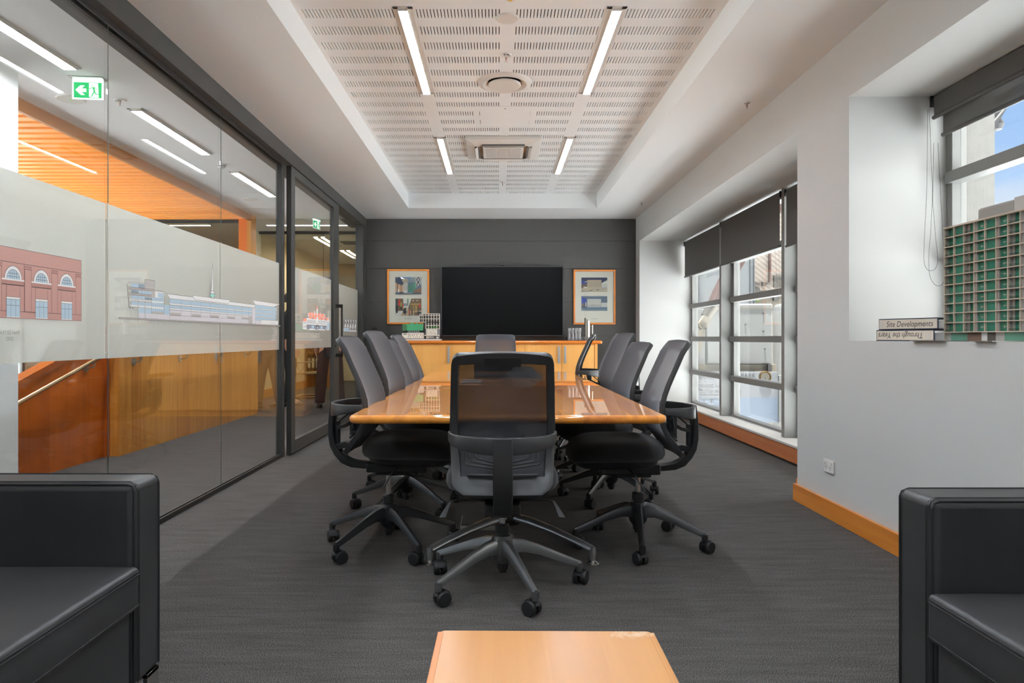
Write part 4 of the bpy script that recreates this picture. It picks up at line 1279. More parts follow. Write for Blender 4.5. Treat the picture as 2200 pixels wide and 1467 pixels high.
# ================================================================== tray, tumblers and jug
tx0, tx1 = wx(1217, 9.3), wx(1273, 9.3)
t = thing('serving_tray', 'clear tray with raised rim under the tumblers and jug on the sideboard', 'tray', ((tx0 + tx1) / 2, 9.33, SZ))
hw_ = (tx1 - tx0) / 2
tm = MB().box(-hw_, hw_, -0.13, 0.13, 0, 0.006)
tm.box(-hw_, hw_, -0.13, -0.126, 0.006, 0.050).box(-hw_, hw_, 0.126, 0.13, 0.006, 0.050).box(-hw_, -hw_ + 0.004, -0.126, 0.126, 0.006, 0.050).box(hw_ - 0.004, hw_, -0.126, 0.126, 0.006, 0.050)
build('tray_body', tm, GLASS2, t)
gp = None
pos = [(1223, 9.24), (1230.5, 9.24), (1238, 9.24), (1245.5, 9.24), (1223, 9.33), (1230.5, 9.33), (1238, 9.33), (1245.5, 9.33)]
gl_lab = ['front row, far left', 'front row, second from the left', 'front row, third from the left', 'front row, beside the steel jug', 'back row, far left', 'back row, second from the left', 'back row, third from the left', 'back row, beside the steel jug']
for i, (px, y) in enumerate(pos):
    X_ = (px - VX) * y / F
    if gp is None:
        prof = [(0.0, 0.006), (0.018, 0.006), (0.0235, 0.168), (0.0222, 0.168), (0.0165, 0.014), (0.0, 0.014)]
        gp = build('tumbler', MB().lathe(prof, n=20), GLASS2, None, smooth=True)
        g = gp
    else:
        g = gp.copy(); COL.objects.link(g)
    g.location = (X_, y, SZ)
    tag(g, 'tall clear tumbler on the tray, ' + gl_lab[i], 'glass', 'tall tumblers on the sideboard tray')
jx, jy = wx(1262.0, 9.30), 9.30
t = thing('water_jug', 'tall steel jug with slanted top and side handle on the sideboard tray', 'jug', (jx, jy, SZ + 0.006))
m_ = MB(); n = 32; r_ = 0.040
ringb = [(r_ * math.cos(2 * PI * j / n), r_ * math.sin(2 * PI * j / n), 0) for j in range(n)]
ringt = [(x, y, 0.275 - 0.030 * x / r_) for x, y, z in ringb]
ri = [(x * 0.93, y * 0.93, 0.275 - 0.030 * x / r_) for x, y, z in ringb]
rb_ = [(x * 0.93, y * 0.93, 0.2) for x, y, z in ringb]
vs_ = ringb + ringt + ri + rb_
fs_ = [(k * n + j, k * n + (j + 1) % n, (k + 1) * n + (j + 1) % n, (k + 1) * n + j) for k in range(3) for j in range(n)] + [tuple(range(n - 1, -1, -1)), tuple(3 * n + j for j in range(n))]
m_.add(vs_, fs_)
build('body', m_, mat('jug_steel', (214, 206, 198), 0.14, metal=1.0), t, smooth=True, angle=40)
build('handle', MB().cyl((0.068, 0, 0.085), (0.068, 0, 0.205), 0.010, 14).cyl((0.036, 0, 0.19), (0.068, 0, 0.19), 0.005, 10), mat('jug_steel'), t, smooth=True)

# ================================================================== things on the conference table
def tabp(px, py):   # point on the table surface seen at that pixel
    Y = (EYE - TZ) * F / (py - VY)
    return Vector(((px - VX) * Y / F, Y, TZ))
yb = 5.70
t = thing('document_case', 'black folded case with a tented lid on the far part of the table', 'case', (at(1100, 812, yb).x, yb, TZ))
def cp_(px, py, y=yb): p = at(px, py, y); return (p.x - t.location.x, p.y - yb, max(p.z - TZ, 0.0))
m_ = MB()
A_ = cp_(1078, 812); B_ = cp_(1168.5, 811.5); C_ = cp_(1141.5, 787.5, yb + 0.16); D_ = cp_(1110, 784.5, yb + 0.20)
E_ = (C_[0] + 0.02, 0.34, 0.0); G_ = (D_[0] - 0.06, 0.34, 0.0)
m_.add([A_, B_, C_, D_, E_, G_], [(0, 1, 2, 3), (3, 2, 4, 5), (1, 4, 2), (0, 3, 5), (0, 5, 4, 1)])
build('tented_lid', m_, LEATHER, t, bevel=0.003)
build('tray_part', MB().box(cp_(1020, 812)[0], cp_(1095, 812)[0], 0.02, 0.26, 0, 0.024), LEATHER, t, bevel=0.006)
pv = tabp(1012, 822)
for k, (dy_, lab) in enumerate(((0.0, 'slim silver pen lying on the table behind the near chair back, nearer of two'), (0.22, 'slim silver pen lying on the table behind the near chair back, farther of two'))):
    p_ = build('pen', MB().tube([(-0.075, 0, 0.008), (0.055, 0, 0.008), (0.075, 0, 0.008)], [0.007, 0.007, 0.006], 10), SATIN, None, smooth=True)
    p_.location = (pv.x - 0.005 * k, pv.y - 0.05 + dy_, TZ)
    p_.rotation_euler = (0, 0, 0.01)
    tag(p_, lab, 'pen', 'pens on the conference table')
    build('pen_tip', MB().cyl((0.066, 0, 0.008), (0.078, 0, 0.008), 0.0074, 10), WHITEPL, p_)
# ================================================================== prints on the frosted bands
def inkmat(n, rgb): return mat('ink_' + n, rgb, 0.6)
INK = [inkmat('brick', (206, 158, 148)), inkmat('line', (70, 64, 64)), inkmat('white', (246, 244, 243)), inkmat('glass', (192, 214, 228)), inkmat('mauve', (232, 227, 231)), inkmat('taupe', (200, 193, 188)), inkmat('teal', (160, 222, 208)), inkmat('coral', (250, 156, 132)), inkmat('slate', (138, 140, 150)), inkmat('grey', (140, 138, 138)), inkmat('brick_dark', (190, 140, 131))]
IK = {k: i for i, k in enumerate('brick line white glass mauve taupe teal coral slate grey brickd'.split())}
class Print(MB):
    def __init__(self, X):
        super().__init__(); self.px = X; self.d = 0.0
    def yz(self, px, py):
        Y = F * abs(self.px) / (VX - px)
        return (Y, EYE - (py - VY) * Y / F)
    def lay(self, col, pts):
        self.mi = IK[col]; self.d += 0.000012
        self.poly([(self.px + self.d, y, z) for y, z in pts])
    def p(self, col, pts):              # points given as photo pixels on this glass plane
        self.lay(col, [self.yz(*q) for q in pts])
    def line(self, a, b_, w=0.0012, col='line', pix=True):
        if pix: a, b_ = self.yz(*a), self.yz(*b_)
        a, b_ = Vector(a), Vector(b_); d = (b_ - a).normalized(); n = Vector((-d.y, d.x)) * w / 2
        self.lay(col, [a - n, b_ - n, b_ + n, a + n])
XG = PX1 + 0.0003
XFILM = -1.9255
# ---- brick building
P_ = Print(XG)
z0, z1 = 1.130, 1.408
ye = 3.139
k_n = 7
yb0 = 3.034 - 0.168 * (k_n - 0.5) - 0.02
P_.lay('brick', [(yb0, z0), (ye, z0), (ye, z1), (yb0, z1)])
for zz, w_ in ((z1, .0015), (1.350, .002), (z0, .001)): P_.line((yb0, zz), (ye, zz), w_, 'line', False)
P_.line((ye, z0), (ye, z1), .0015, 'line', False)
for k in range(k_n):
    yc = 3.034 - 0.168 * k
    P_.lay('brickd', [(yc - .061, 1.262), (yc + .061, 1.262), (yc + .061, 1.285), (yc - .061, 1.285)])
    P_.line((yc - .061, 1.262), (yc + .061, 1.262), .003, 'line', False)
    P_.lay('white', [(yc - .0655, 1.279), (yc + .0655, 1.279), (yc + .0655, 1.285), (yc - .0655, 1.285)])
    def arc(r0, rz): return [(yc + r0 * math.cos(PI * i / 16), 1.285 + rz * math.sin(PI * i / 16)) for i in range(17)]
    P_.lay('line', arc(.0495, .0525)); P_.lay('white', arc(.0478, .0508)); P_.lay('line', arc(.037, .038)); P_.lay('glass', arc(.0355, .0365))
    for dx in (-.018, -.006, .006, .018): P_.line((yc + dx, 1.285), (yc + dx, 1.285 + .0365 * math.sqrt(1 - (dx / .036) ** 2)), .0014, 'line', False)
    for dz in (.010, .022): 
        hw__ = .0355 * math.sqrt(1 - (dz / .037) ** 2); P_.line((yc - hw__, 1.285 + dz), (yc + hw__, 1.285 + dz), .0014, 'line', False)
    P_.lay('white', [(yc - .004, 1.323), (yc + .004, 1.323), (yc + .005, 1.336), (yc - .005, 1.336)])
    P_.lay('white', [(yc - .038, 1.133), (yc + .038, 1.133), (yc + .038, 1.214), (yc - .038, 1.214)])
    P_.lay('glass', [(yc - .038, 1.136), (yc + .038, 1.136), (yc + .038, 1.205), (yc - .038, 1.205)])
    for dx in (-.038, -.013, .013, .038): P_.line((yc + dx, 1.136), (yc + dx, 1.205 if abs(dx) < .03 else 1.262), .001, 'line', False)
    for zz in (1.205, 1.181, 1.214): P_.line((yc - .038, zz), (yc + .038, zz), .0012, 'line', False)
    yp = yc + 0.084
    P_.lay('brickd', [(yp - .020, 1.16), (min(yp + .020, ye), 1.16), (min(yp + .020, ye), 1.33), (yp - .020, 1.33)])
    P_.lay('brick', [(yp - .018, 1.16), (min(yp + .018, ye), 1.16), (min(yp + .018, ye), 1.33), (yp - .018, 1.33)])
    P_.lay('brickd', [(yp - .023, 1.330), (min(yp + .023, ye), 1.330), (min(yp + .023, ye), 1.342), (yp - .023, 1.342)])
    for zz in (1.330, 1.342): P_.line((yp - .023, zz), (min(yp + .023, ye), zz), .0015, 'line', False)
    P_.line((yp - .020, 1.16), (yp - .020, 1.33), .001, 'line', False)
    if yp + .02 < ye: P_.line((yp + .020, 1.16), (yp + .020, 1.33), .001, 'line', False)
    P_.line((yc + .039, 1.158), (min(yc + .13, ye), 1.158), .0015, 'line', False)
pr = thing('building_print', 'red brick building with arched windows printed on the frosted glass at the left edge', 'print', (0, 0, 0))
build('artwork', P_, INK, pr)
TXT = mat('print_text', (140, 140, 134), 0.8)
def cap(s, px, py, size, parent, X=XG, sx=1.0):
    y, z = P_.yz(px, py)
    Y = F * abs(X) / (VX - px)
    return solid_text('caption', s, size, TXT, (X + 0.0002, Y, EYE - (py - VY) * Y / F), (0, -1, 0), (0, 0, 1), parent, 'CENTER', sx=sx)
cap('Shed 22 / Lion Brewery', 2, 717.5, 0.0215, pr)
cap('2002', 21, 731.5, 0.0215, pr)

# ---- long wharf building with spire (photo pixels through q())
P_ = Print(XG)
def q(u, v): return (240 + u / 5.79, 550 + v / 5.79)
def pp(col, *uv): P_.p(col, [q(*c) for c in uv])
def ll(u0, v0, u1, v1, w=.0016, col='line'): P_.line(q(u0, v0), q(u1, v1), w, col)
pp('line', (92, 760), (2105, 860), (2105, 877), (92, 780)); pp('taupe', (98, 764), (2100, 863), (2100, 873), (98, 776))
for u in (153, 240, 326, 412, 494, 570, 645, 714, 785, 855, 980, 1045, 1105, 1162, 1218, 1275, 1330, 1430, 1480, 1527, 1570, 1612, 1657, 1700, 1740, 1780, 1818, 1856, 1893, 1929, 1965, 2000, 2030, 2062, 2095):
    v = 785 + (u - 153) * 0.048; ll(u, v, u, v + 46 - (u - 153) * 0.016, .0016, 'grey')
pp('taupe', (410, 288), (537, 307), (537, 365), (410, 345)); 
for a_ in (((410, 288), (537, 307)), ((537, 307), (537, 365)), ((410, 288), (410, 345))): ll(*a_[0], *a_[1])
pp('taupe', (242, 335), (537, 372), (537, 640), (242, 620))
pp('glass', (242, 335), (410, 355), (410, 400), (242, 386)); pp('glass', (242, 415), (492, 445), (492, 485), (242, 456)); pp('glass', (242, 486), (492, 512), (492, 550), (242, 528)); pp('glass', (242, 558), (492, 580), (492, 640), (242, 606))
pp('white', (540, 430), (647, 443), (647, 585), (540, 575)); pp('glass', (570, 457), (645, 466), (645, 520), (570, 508))
pp('glass', (495, 512), (645, 520), (645, 700), (495, 690)); pp('white', (495, 558), (645, 568), (645, 586), (495, 577)); pp('white', (230, 605), (645, 640), (645, 660), (230, 622))
pp('glass', (330, 640), (495, 655), (495, 715), (330, 706)); pp('mauve', (330, 706), (720, 730), (720, 793), (330, 770)); pp('taupe', (495, 690), (645, 700), (645, 722), (495, 712))
pp('glass', (647, 606), (716, 612), (716, 730), (647, 724))
pp('white', (200, 310), (545, 362), (545, 374), (200, 322))
pp('taupe', (203, 382), (540, 418), (540, 432), (203, 408)); pp('taupe', (210, 455), (495, 482), (495, 498), (210, 480)); pp('white', (240, 536), (495, 556), (495, 566), (240, 548))
ll(188, 350, 215, 640, .006, 'grey'); ll(215, 640, 265, 645, .006, 'grey'); ll(200, 310, 545, 362); ll(200, 322, 545, 374)
for v0, v1, uu in ((382, 418, 540), (408, 432, 540), (455, 482, 495), (480, 498, 495)): ll(203, v0, uu, v1)
for u in (327, 372, 412, 450): ll(u, 430, u, 478, .0012); ll(u, 500, u, 545, .0012); ll(u, 575, u, 606, .0012)
for u in (520, 545, 570, 597, 622): ll(u, 517, u, 556, .0012); ll(u, 590, u, 636, .0012); ll(u, 664, u, 694, .0012)
for i in range(6): ll(330, 352 + i * 9, 410, 362 + i * 9, .0014); 
for i in range(5): ll(242, 425 + i * 8, 328, 434 + i * 8, .0014)
for i in range(4): ll(412, 515 + i * 8, 492, 523 + i * 8, .0014)
for i in range(5): pp('white', (220 + i * 26, 528 + i * 2), (244 + i * 26, 532 + i * 2), (234 + i * 26, 556), (222 + i * 26, 552)); ll(220 + i * 26, 530, 240 + i * 26, 554, .0014)
for u in (240, 328, 412):
    pp('line', (u - 5, 575), (u + 6, 575), (u + 6, 772), (u - 5, 768)); pp('white', (u - 3, 580), (u + 4, 580), (u + 4, 770), (u - 3, 767))
for i in range(10): ll(345 + i * 38, 712 + i * 2.3, 345 + i * 38, 768 + i * 2.3, .001, 'grey')
ll(647, 443, 647, 725, .0018); ll(716, 530, 716, 800, .0018); ll(540, 430, 647, 443); ll(495, 505, 495, 712)
# central range
TOP = lambda u: 468 + (u - 682) * 0.1265     # roof line
pp('white', (682, 468), (1778, 606), (1778, 645), (718, 528)); ll(682, 468, 1778, 606, .002); ll(682, 468, 718, 528, .002); ll(718, 528, 1778, 645)
pp('glass', (718, 530), (1740, 646), (1740, 748), (718, 700)); pp('mauve', (718, 672), (1740, 745), (1740, 842), (718, 792))
for v0, v1 in ((583, 690), (645, 738)):
    pp('line', (718, v0), (1778, v1), (1778, v1 + 14), (718, v0 + 24)); pp('white', (718, v0 + 2), (1778, v1 + 1), (1778, v1 + 11), (718, v0 + 20))
for i in range(58):
    u = 730 + i * 19 * (1 - i * 0.0012)
    if u > 1738: break
    s = (u - 718) / 1022
    ll(u, 532 + 116 * s, u, 582 + 106 * s, .0009, 'slate'); ll(u, 608 + 93 * s, u, 643 + 92 * s, .0009, 'slate'); ll(u, 674 + 72 * s, u, 790 + 50 * s, .0009, 'grey')
for u, u2 in ((718, 850), (985, 1100), (1220, 1325), (1432, 1525), (1612, 1698)):
    s = (u - 718) / 1022; pp('taupe', (u, 702 + 64 * s), (u2, 708 + 64 * s), (u2, 742 + 50 * s), (u, 735 + 50 * s)); ll(u, 735 + 50 * s, u2, 742 + 50 * s)
for u in (855, 980, 1105, 1218, 1330, 1430, 1527, 1612, 1700):
    s = (u - 718) / 1022; ll(u, 545 + 105 * s, u, 740 + 50 * s, .0016)
pp('taupe', (1700, 750), (1738, 752), (1738, 842), (1700, 840))
pp('white', (993, 486), (1468, 548), (1440, 594), (1030, 546)); ll(993, 486, 1468, 548, .002); ll(993, 486, 1030, 546, .002); ll(1030, 546, 1440, 594); ll(1468, 548, 1440, 594, .002)
# spire
pp('line', (1247, 78), (1260, 430), (1230, 430)); pp('white', (1247, 120), (1256, 430), (1234, 430))
pp('line', (1232, 430), (1260, 430), (1275, 470), (1275, 514), (1262, 532), (1236, 530), (1218, 510), (1218, 466)); pp('white', (1235, 434), (1257, 434), (1270, 468), (1222, 464)); pp('teal', (1222, 470), (1272, 474), (1272, 510), (1222, 507)); pp('white', (1226, 512), (1270, 514), (1258, 528), (1240, 527))
# right wing
pp('mauve', (1740, 645), (1778, 648), (1778, 845), (1740, 842)); pp('glass', (1780, 606), (2045, 640), (2040, 800), (1780, 800)); pp('mauve', (1780, 800), (1860, 806), (1860, 850), (1780, 846))
pp('white', (1748, 548), (2088, 600), (2010, 634), (1780, 606)); ll(1748, 548, 2088, 600, .002); ll(1748, 548, 1780, 606, .002); ll(1780, 606, 2010, 634); ll(2088, 600, 2010, 634, .002)
for v in (652, 700, 745): pp('line', (1780, v), (2058, v + 22), (2058, v + 32), (1780, v + 14)); pp('white', (1780, v + 2), (2055, v + 23), (2055, v + 30), (1780, v + 11))
for i in range(16): u = 1792 + i * 16; ll(u, 615 + i * 1.6, u, 650 + i, .0009, 'slate'); ll(u, 670, u, 700 + i, .0009, 'slate'); ll(u, 716, u, 745 + i, .0009, 'slate'); ll(u, 762, u, 796, .0009, 'slate')
pp('white', (1855, 792), (2062, 803), (2062, 858), (1855, 850)); ll(1855, 792, 2062, 803, .002); pp('line', (2040, 640), (2052, 620), (2040, 800), (2032, 800)); pp('white', (2043, 640), (2050, 624), (2038, 798), (2035, 798))
for i in range(7): ll(1970 + i * 10, 815, 1970 + i * 10, 848, .0012, 'slate')
pr = thing('building_print', 'long wharf building with slanted roofs and a tall spire printed across the frosted glass', 'print', (0, 0, 0))
build('artwork', P_, INK, pr)
cap('Clyde Quay Wharf', 472, 720.5, 0.021, pr); cap('2014', 472, 729.5, 0.021, pr)

# ---- gabled building with coral roof on the sliding door
XD = PX1 + 0.046 + 0.0003
P_ = Print(XD)
def q(u, v): return (630 + u / 12.225, 630 + v / 12.225)
pp('white', (352, 640), (945, 715), (945, 965), (820, 975), (430, 965), (250, 940), (250, 735), (352, 735))
pp('slate', (352, 815), (880, 850), (880, 965), (352, 945)); pp('white', (430, 920), (560, 935), (600, 965), (430, 965)); pp('white', (665, 935), (820, 945), (820, 975), (665, 970))
pp('coral', (415, 500), (820, 550), (850, 650), (845, 705), (660, 690), (640, 600), (600, 680), (425, 665), (395, 580)); pp('coral', (280, 658), (352, 660), (352, 735), (255, 728)); pp('coral', (860, 640), (925, 640), (950, 715), (860, 715))
pp('white', (630, 580), (665, 690), (598, 690)); pp('white', (612, 410), (648, 410), (648, 575), (612, 570)); pp('coral', (628, 310), (650, 412), (610, 412)); ll(620, 150, 626, 310, .002, 'grey')
pp('slate', (390, 575), (420, 645), (355, 645)); pp('slate', (850, 645), (880, 710), (820, 700)); pp('slate', (510, 630), (535, 680), (490, 675)); pp('slate', (742, 650), (765, 700), (725, 695))
for u, v, w_ in ((385, 515, 18), (550, 470, 22), (488, 475, 8), (708, 500, 8), (808, 530, 8), (915, 615, 12)): pp('white', (u, v), (u + w_, v), (u + w_, v + 105), (u, v + 100))
for u, v in ((445, 580), (548, 592), (683, 608), (775, 620)): pp('slate', (u, v), (u + 32, v), (u + 32, v + 38), (u, v + 36)); pp('white', (u + 6, v + 6), (u + 26, v + 6), (u + 26, v + 32), (u + 6, v + 30))
for i in range(18):
    u = 372 + i * 29
    if 600 < u < 660: continue
    pp('slate', (u, 690 + i * 2), (u + 10, 690 + i * 2), (u + 10, 765 + i), (u, 760 + i)); ll(u + 14, 830 + i * 2, u + 14, 940, .0015, 'mauve')
for u in (270, 300, 330): pp('slate', (u, 750), (u + 10, 750), (u + 10, 800), (u, 800)); pp('slate', (u, 845), (u + 10, 845), (u + 10, 905), (u, 905))
pp('line', (352, 765), (880, 808), (880, 815), (352, 772)); pp('glass', (890, 740), (950, 745), (950, 950), (885, 945)); pp('line', (830, 870), (868, 870), (868, 955), (830, 955)); pp('glass', (838, 885), (862, 885), (862, 950), (838, 950))
pp('glass', (480, 845), (545, 848), (545, 920), (480, 915)); pp('glass', (715, 860), (770, 862), (770, 930), (715, 925)); pp('line', (603, 830), (660, 835), (660, 950), (603, 945)); pp('glass', (618, 870), (648, 872), (648, 945), (618, 942))
art = build('artwork', P_, INK, door)
for s, py, k in (('Wharf Offices', 721.5, 0.017), ('1999', 726.8, 0.017)):
    Y = F * abs(XD) / (VX - 682)
    solid_text('caption', s, k, TXT, (XD + 0.0002, Y, EYE - (py - VY) * Y / F), (0, -1, 0), (0, 0, 1), door, 'CENTER')
# ---- grey faceted facade on the last panel
P_ = Print(XG)
pp('grey', (1240, 640), (1280, 660), (1280, 880), (1250, 830)); pp('mauve', (1325, 905), (1660, 970), (1660, 1012), (1325, 1000)); pp('glass', (1325, 905), (1465, 905), (1465, 1000), (1325, 1000))
pp('grey', (1335, 665), (1660, 690), (1660, 970), (1465, 965), (1465, 905), (1325, 900))
for i in range(5):
    u = 1338 + i * 66
    pp('white', (u + 48, 668 + i * 5), (u + 58, 760), (u + 38, 790), (u, 770 + i * 3)); pp('line', (u, 770), (u + 30, 720), (u + 42, 790))
    pp('white', (u + 40, 780), (u + 52, 870), (u + 30, 900 + (60 if i > 1 else 0)), (u - 5, 880)); pp('line', (u + 5, 850), (u + 18, 850), (u + 26, 900 + (60 if i > 1 else 0)))
pr = thing('building_print', 'small grey faceted facade printed on the last frosted glass panel behind the door handle', 'print', (0, 0, 0))
build('artwork', P_, INK, pr)
Y = F * abs(XG) / (VX - 750)
solid_text('caption', 'Car Park', 0.02, TXT, (XG + 0.0002, Y, EYE - (722.8 - VY) * Y / F), (0, -1, 0), (0, 0, 1), pr, 'CENTER')

# ================================================================== blinds
def blind(label, x, y0, y1, z0, z1, m_, grp, roller=True):
    t = thing('roller_blind', label, 'blind', (x, (y0 + y1) / 2, z1), 0, grp)
    h_ = (y1 - y0) / 2; L_ = z1 - z0
    build('fabric', MB().box(-0.0008, 0.0008, -h_ + 0.012, h_ - 0.012, -L_, -0.004), m_, t)
    build('bottom_rail', MB().tube([(0, -h_ + 0.008, -L_), (0, h_ - 0.008, -L_)], 0.011, 12), mat('blind_rail', (74, 73, 71), 0.5), t, smooth=True)
    build('roller', MB().tube([(0.022, -h_, -0.024), (0.022, h_, -0.024)], 0.020, 16), mat('blind_roll', (70, 69, 67), 0.8), t, smooth=True)
    build('bracket', MB().box(-0.012, 0.05, -h_ - 0.010, -h_, -0.062, 0.0).box(-0.012, 0.05, h_, h_ + 0.010, -0.062, 0.0), BLACKPL, t, bevel=0.003)
    return t
gb_ = 'dark roller blinds on the long window'
blind('dark roller blind half lowered over the long window, bay nearest the felt wall', 2.550, 7.80, 9.31, 1.885, 2.368, BLIND, gb_)
blind('dark roller blind half lowered over the long window, middle bay', 2.530, 6.110, 7.74, 1.878, 2.368, BLIND, gb_)
blind('dark roller blind half lowered over the long window, bay nearest the viewer', 2.545, 4.50, 6.030, 1.862, 2.368, BLIND, gb_)
b1_ = blind('dark blackout blind rolled almost up over the near window, in front of the sheer one', 2.390, 0.96, 3.750, 2.259, 2.383, BLIND, 'roller blinds on the near window')
b2_ = blind('dark sheer blind lowered a hand width over the near window, behind the blackout one', 2.424, 0.98, 3.725, 2.159, 2.330, SHEER, 'roller blinds on the near window')
CH = mat('chain_black', (30, 28, 27), 0.5)
def chain(label, pts, r=0.0022):
    """bead chain through the points"""
    P = []
    for a, b_ in zip(pts[:-1], pts[1:]):
        a, b_ = Vector(a), Vector(b_); n = max(2, int((b_ - a).length / 0.012))
        P += [a.lerp(b_, i / n) for i in range(n)]
    # smooth
    for _ in range(6):
        P = [P[0]] + [(P[i - 1] + P[i] * 2 + P[i + 1]) / 4 for i in range(1, len(P) - 1)] + [P[-1]]
    m_ = MB(); m_.tube(P, 0.0007, 4)
    acc = 0.0
    for a, b_ in zip(P[:-1], P[1:]):
        L_ = (b_ - a).length; s = 0.0075 - acc
        while s < L_:
            c_ = a.lerp(b_, s / L_)
            m_.add([c_ + Vector(d) * r for d in ((1, 0, 0), (-1, 0, 0), (0, 1, 0), (0, -1, 0), (0, 0, 1), (0, 0, -1))], [(0, 2, 4), (2, 1, 4), (1, 3, 4), (3, 0, 4), (2, 0, 5), (1, 2, 5), (3, 1, 5), (0, 3, 5)])
            s += 0.0075
        acc = (acc + L_) % 0.0075
    o = build('blind_chain', m_, CH, None)
    tag(o, label, 'chain', 'bead chains of the window blinds')
    return o
def cpt(u, v, Y=3.755): p = at(1800 + u / 2.095, 80 + v / 2.095, Y); return tuple(p)
chain('shorter bead chain loop in the near window corner', [cpt(405, 322), cpt(400, 700), cpt(390, 900), cpt(386, 1000), cpt(393, 1045), cpt(420, 1060), cpt(445, 1045), cpt(452, 1005), cpt(440, 900), cpt(427, 740), cpt(432, 465)])
chain('longer bead chain loop in the near window corner, ending behind the tower model', [cpt(412, 322, 3.745), cpt(420, 550, 3.745), cpt(427, 700, 3.745), cpt(418, 880, 3.745), cpt(408, 990, 3.745), cpt(412, 1075, 3.745), cpt(430, 1115, 3.745), cpt(460, 1128, 3.745), cpt(482, 1100, 3.745), cpt(476, 950, 3.745), cpt(462, 700, 3.745), cpt(450, 465, 3.745)])
def p6(u, v, Y): return tuple(at(1480 + u / 3.4917, 520 + v / 3.4917, Y))
chain('thin bead chain hanging before the far bay of the long window', [(2.52, 7.85, 1.86), p6(240, 760, 7.84), p6(234, 900, 7.84), p6(234, 950, 7.84), p6(246, 975, 7.84), p6(262, 950, 7.84), (2.56, 7.84, 1.86)], 0.0016)
chain('thin bead chain hanging before the middle bay of the long window', [(2.50, 6.16, 1.86), p6(690, 700, 6.15), p6(668, 900, 6.15), p6(664, 980, 6.15), p6(675, 1035, 6.15), p6(700, 1050, 6.15), p6(712, 1000, 6.15), (2.53, 6.15, 1.86)], 0.0016)

# ================================================================== near sill: binders and tower model
SPINE = mat('binder_spine_paper', (214, 202, 186), 0.5)
BCOV = mat('binder_cover', (34, 42, 66), 0.35)
PAPER = mat('paper_edges', (206, 208, 214), 0.7, vary=0.2, vary_scale=600, stretch=(0.1, 0.1, 1))
def binder(label, p0, yaw, z, txt, flip):
    t = thing('ring_binder', label, 'binder', (p0[0], p0[1], z), yaw, 'ring binders stacked on the near window sill')
    # local: x along the spine, y away from the viewer, z up; 0.32 long, 0.28 deep, 0.056 thick
    build('cover', MB().box(0, 0.32, 0, 0.004, 0.0, 0.056).box(0, 0.32, 0, 0.275, 0.052, 0.056).box(0, 0.32, 0, 0.275, 0.0, 0.004), BCOV, t, bevel=0.0015)
    build('spine_label', MB().box(0.004, 0.316, -0.0012, 0.0, 0.005, 0.051), SPINE, t)
    build('pages', MB().box(0.01, 0.31, 0.02, 0.25, 0.005, 0.040), PAPER, t)
    if not flip:
        solid_text('spine_title', txt, 0.040, BLACKPL, (0.045, -0.0016, 0.015), (1, 0, 0), (0, 0, 1), t, sx=0.82, shear=0.18)
        build('spine_mark', MB().box(0.010, 0.012, -0.0018, -0.0012, 0.010, 0.046).box(0.016, 0.021, -0.0018, -0.0012, 0.012, 0.038).box(0.026, 0.027, -0.0018, -0.0012, 0.008, 0.048), mat('faint_ink', (120, 116, 116), 0.7), t)
    else:
        solid_text('spine_title', txt, 0.040, BLACKPL, (0.265, -0.0016, 0.041), (-1, 0, 0), (0, 0, -1), t, sx=0.82, shear=0.18)
        build('spine_mark', MB().box(0.300, 0.302, -0.0018, -0.0012, 0.010, 0.046).box(0.288, 0.293, -0.0018, -0.0012, 0.012, 0.038).box(0.278, 0.279, -0.0018, -0.0012, 0.008, 0.048), mat('faint_ink'), t)
    return t
# spine direction runs toward the viewer and outward
yaw = math.atan2(-0.30, 0.106)
binder('lower ring binder on the near sill, reading Through the Years upside down', (1.958, 3.530), yaw, 1.037, 'Through the Years', True)
binder('upper ring binder on the near sill, reading Site Developments', (1.962, 3.515), yaw + 0.02, 1.0935, 'Site Developments', False)

TB = mat('tower_concrete', (196, 182, 164), 0.6)
TGL = mat('tower_green_glass', (50, 112, 92), 0.2, spec=0.4)
TGL2 = mat('tower_pale_glass', (96, 146, 126), 0.2, spec=0.6)
TGR = mat('tower_grey_panel', (160, 156, 150), 0.6)
TBR = mat('tower_brown_door', (104, 78, 62), 0.6)
to = (2.100, 3.207, 1.037)
tower = thing('tower_model', 'large architectural model of a green-glazed tower with concrete grid on the near window sill', 'model', to)
NB, PT, FP, PH, DP = 10, 0.0665, 0.0440, 0.042, 0.20
NF = 11
g_ = MB(); L_ = NB * PT; HT = PH + NF * FP
for i in range(NB + 1):
    g_.box(-0.003, 0.018, -i * PT - 0.0022, -i * PT + 0.0022, PH, HT)
for j in range(NF + 1):
    zz = PH + j * FP
    g_.box(-0.004, 0.022, -L_ - 0.003, 0.003, zz - 0.0020, zz + 0.0020)
g_.box(-0.006, DP, -L_ - 0.01, 0.006, HT - 0.001, HT + 0.006)
g_.box(0.0, DP, 0.0, 0.0035, 0.0, HT); g_.box(0.0, DP, -L_ - 0.0035, -L_, 0.0, HT)
build('concrete_grid', g_, TB, tower)
gl = MB(); rnd = random.Random(3)
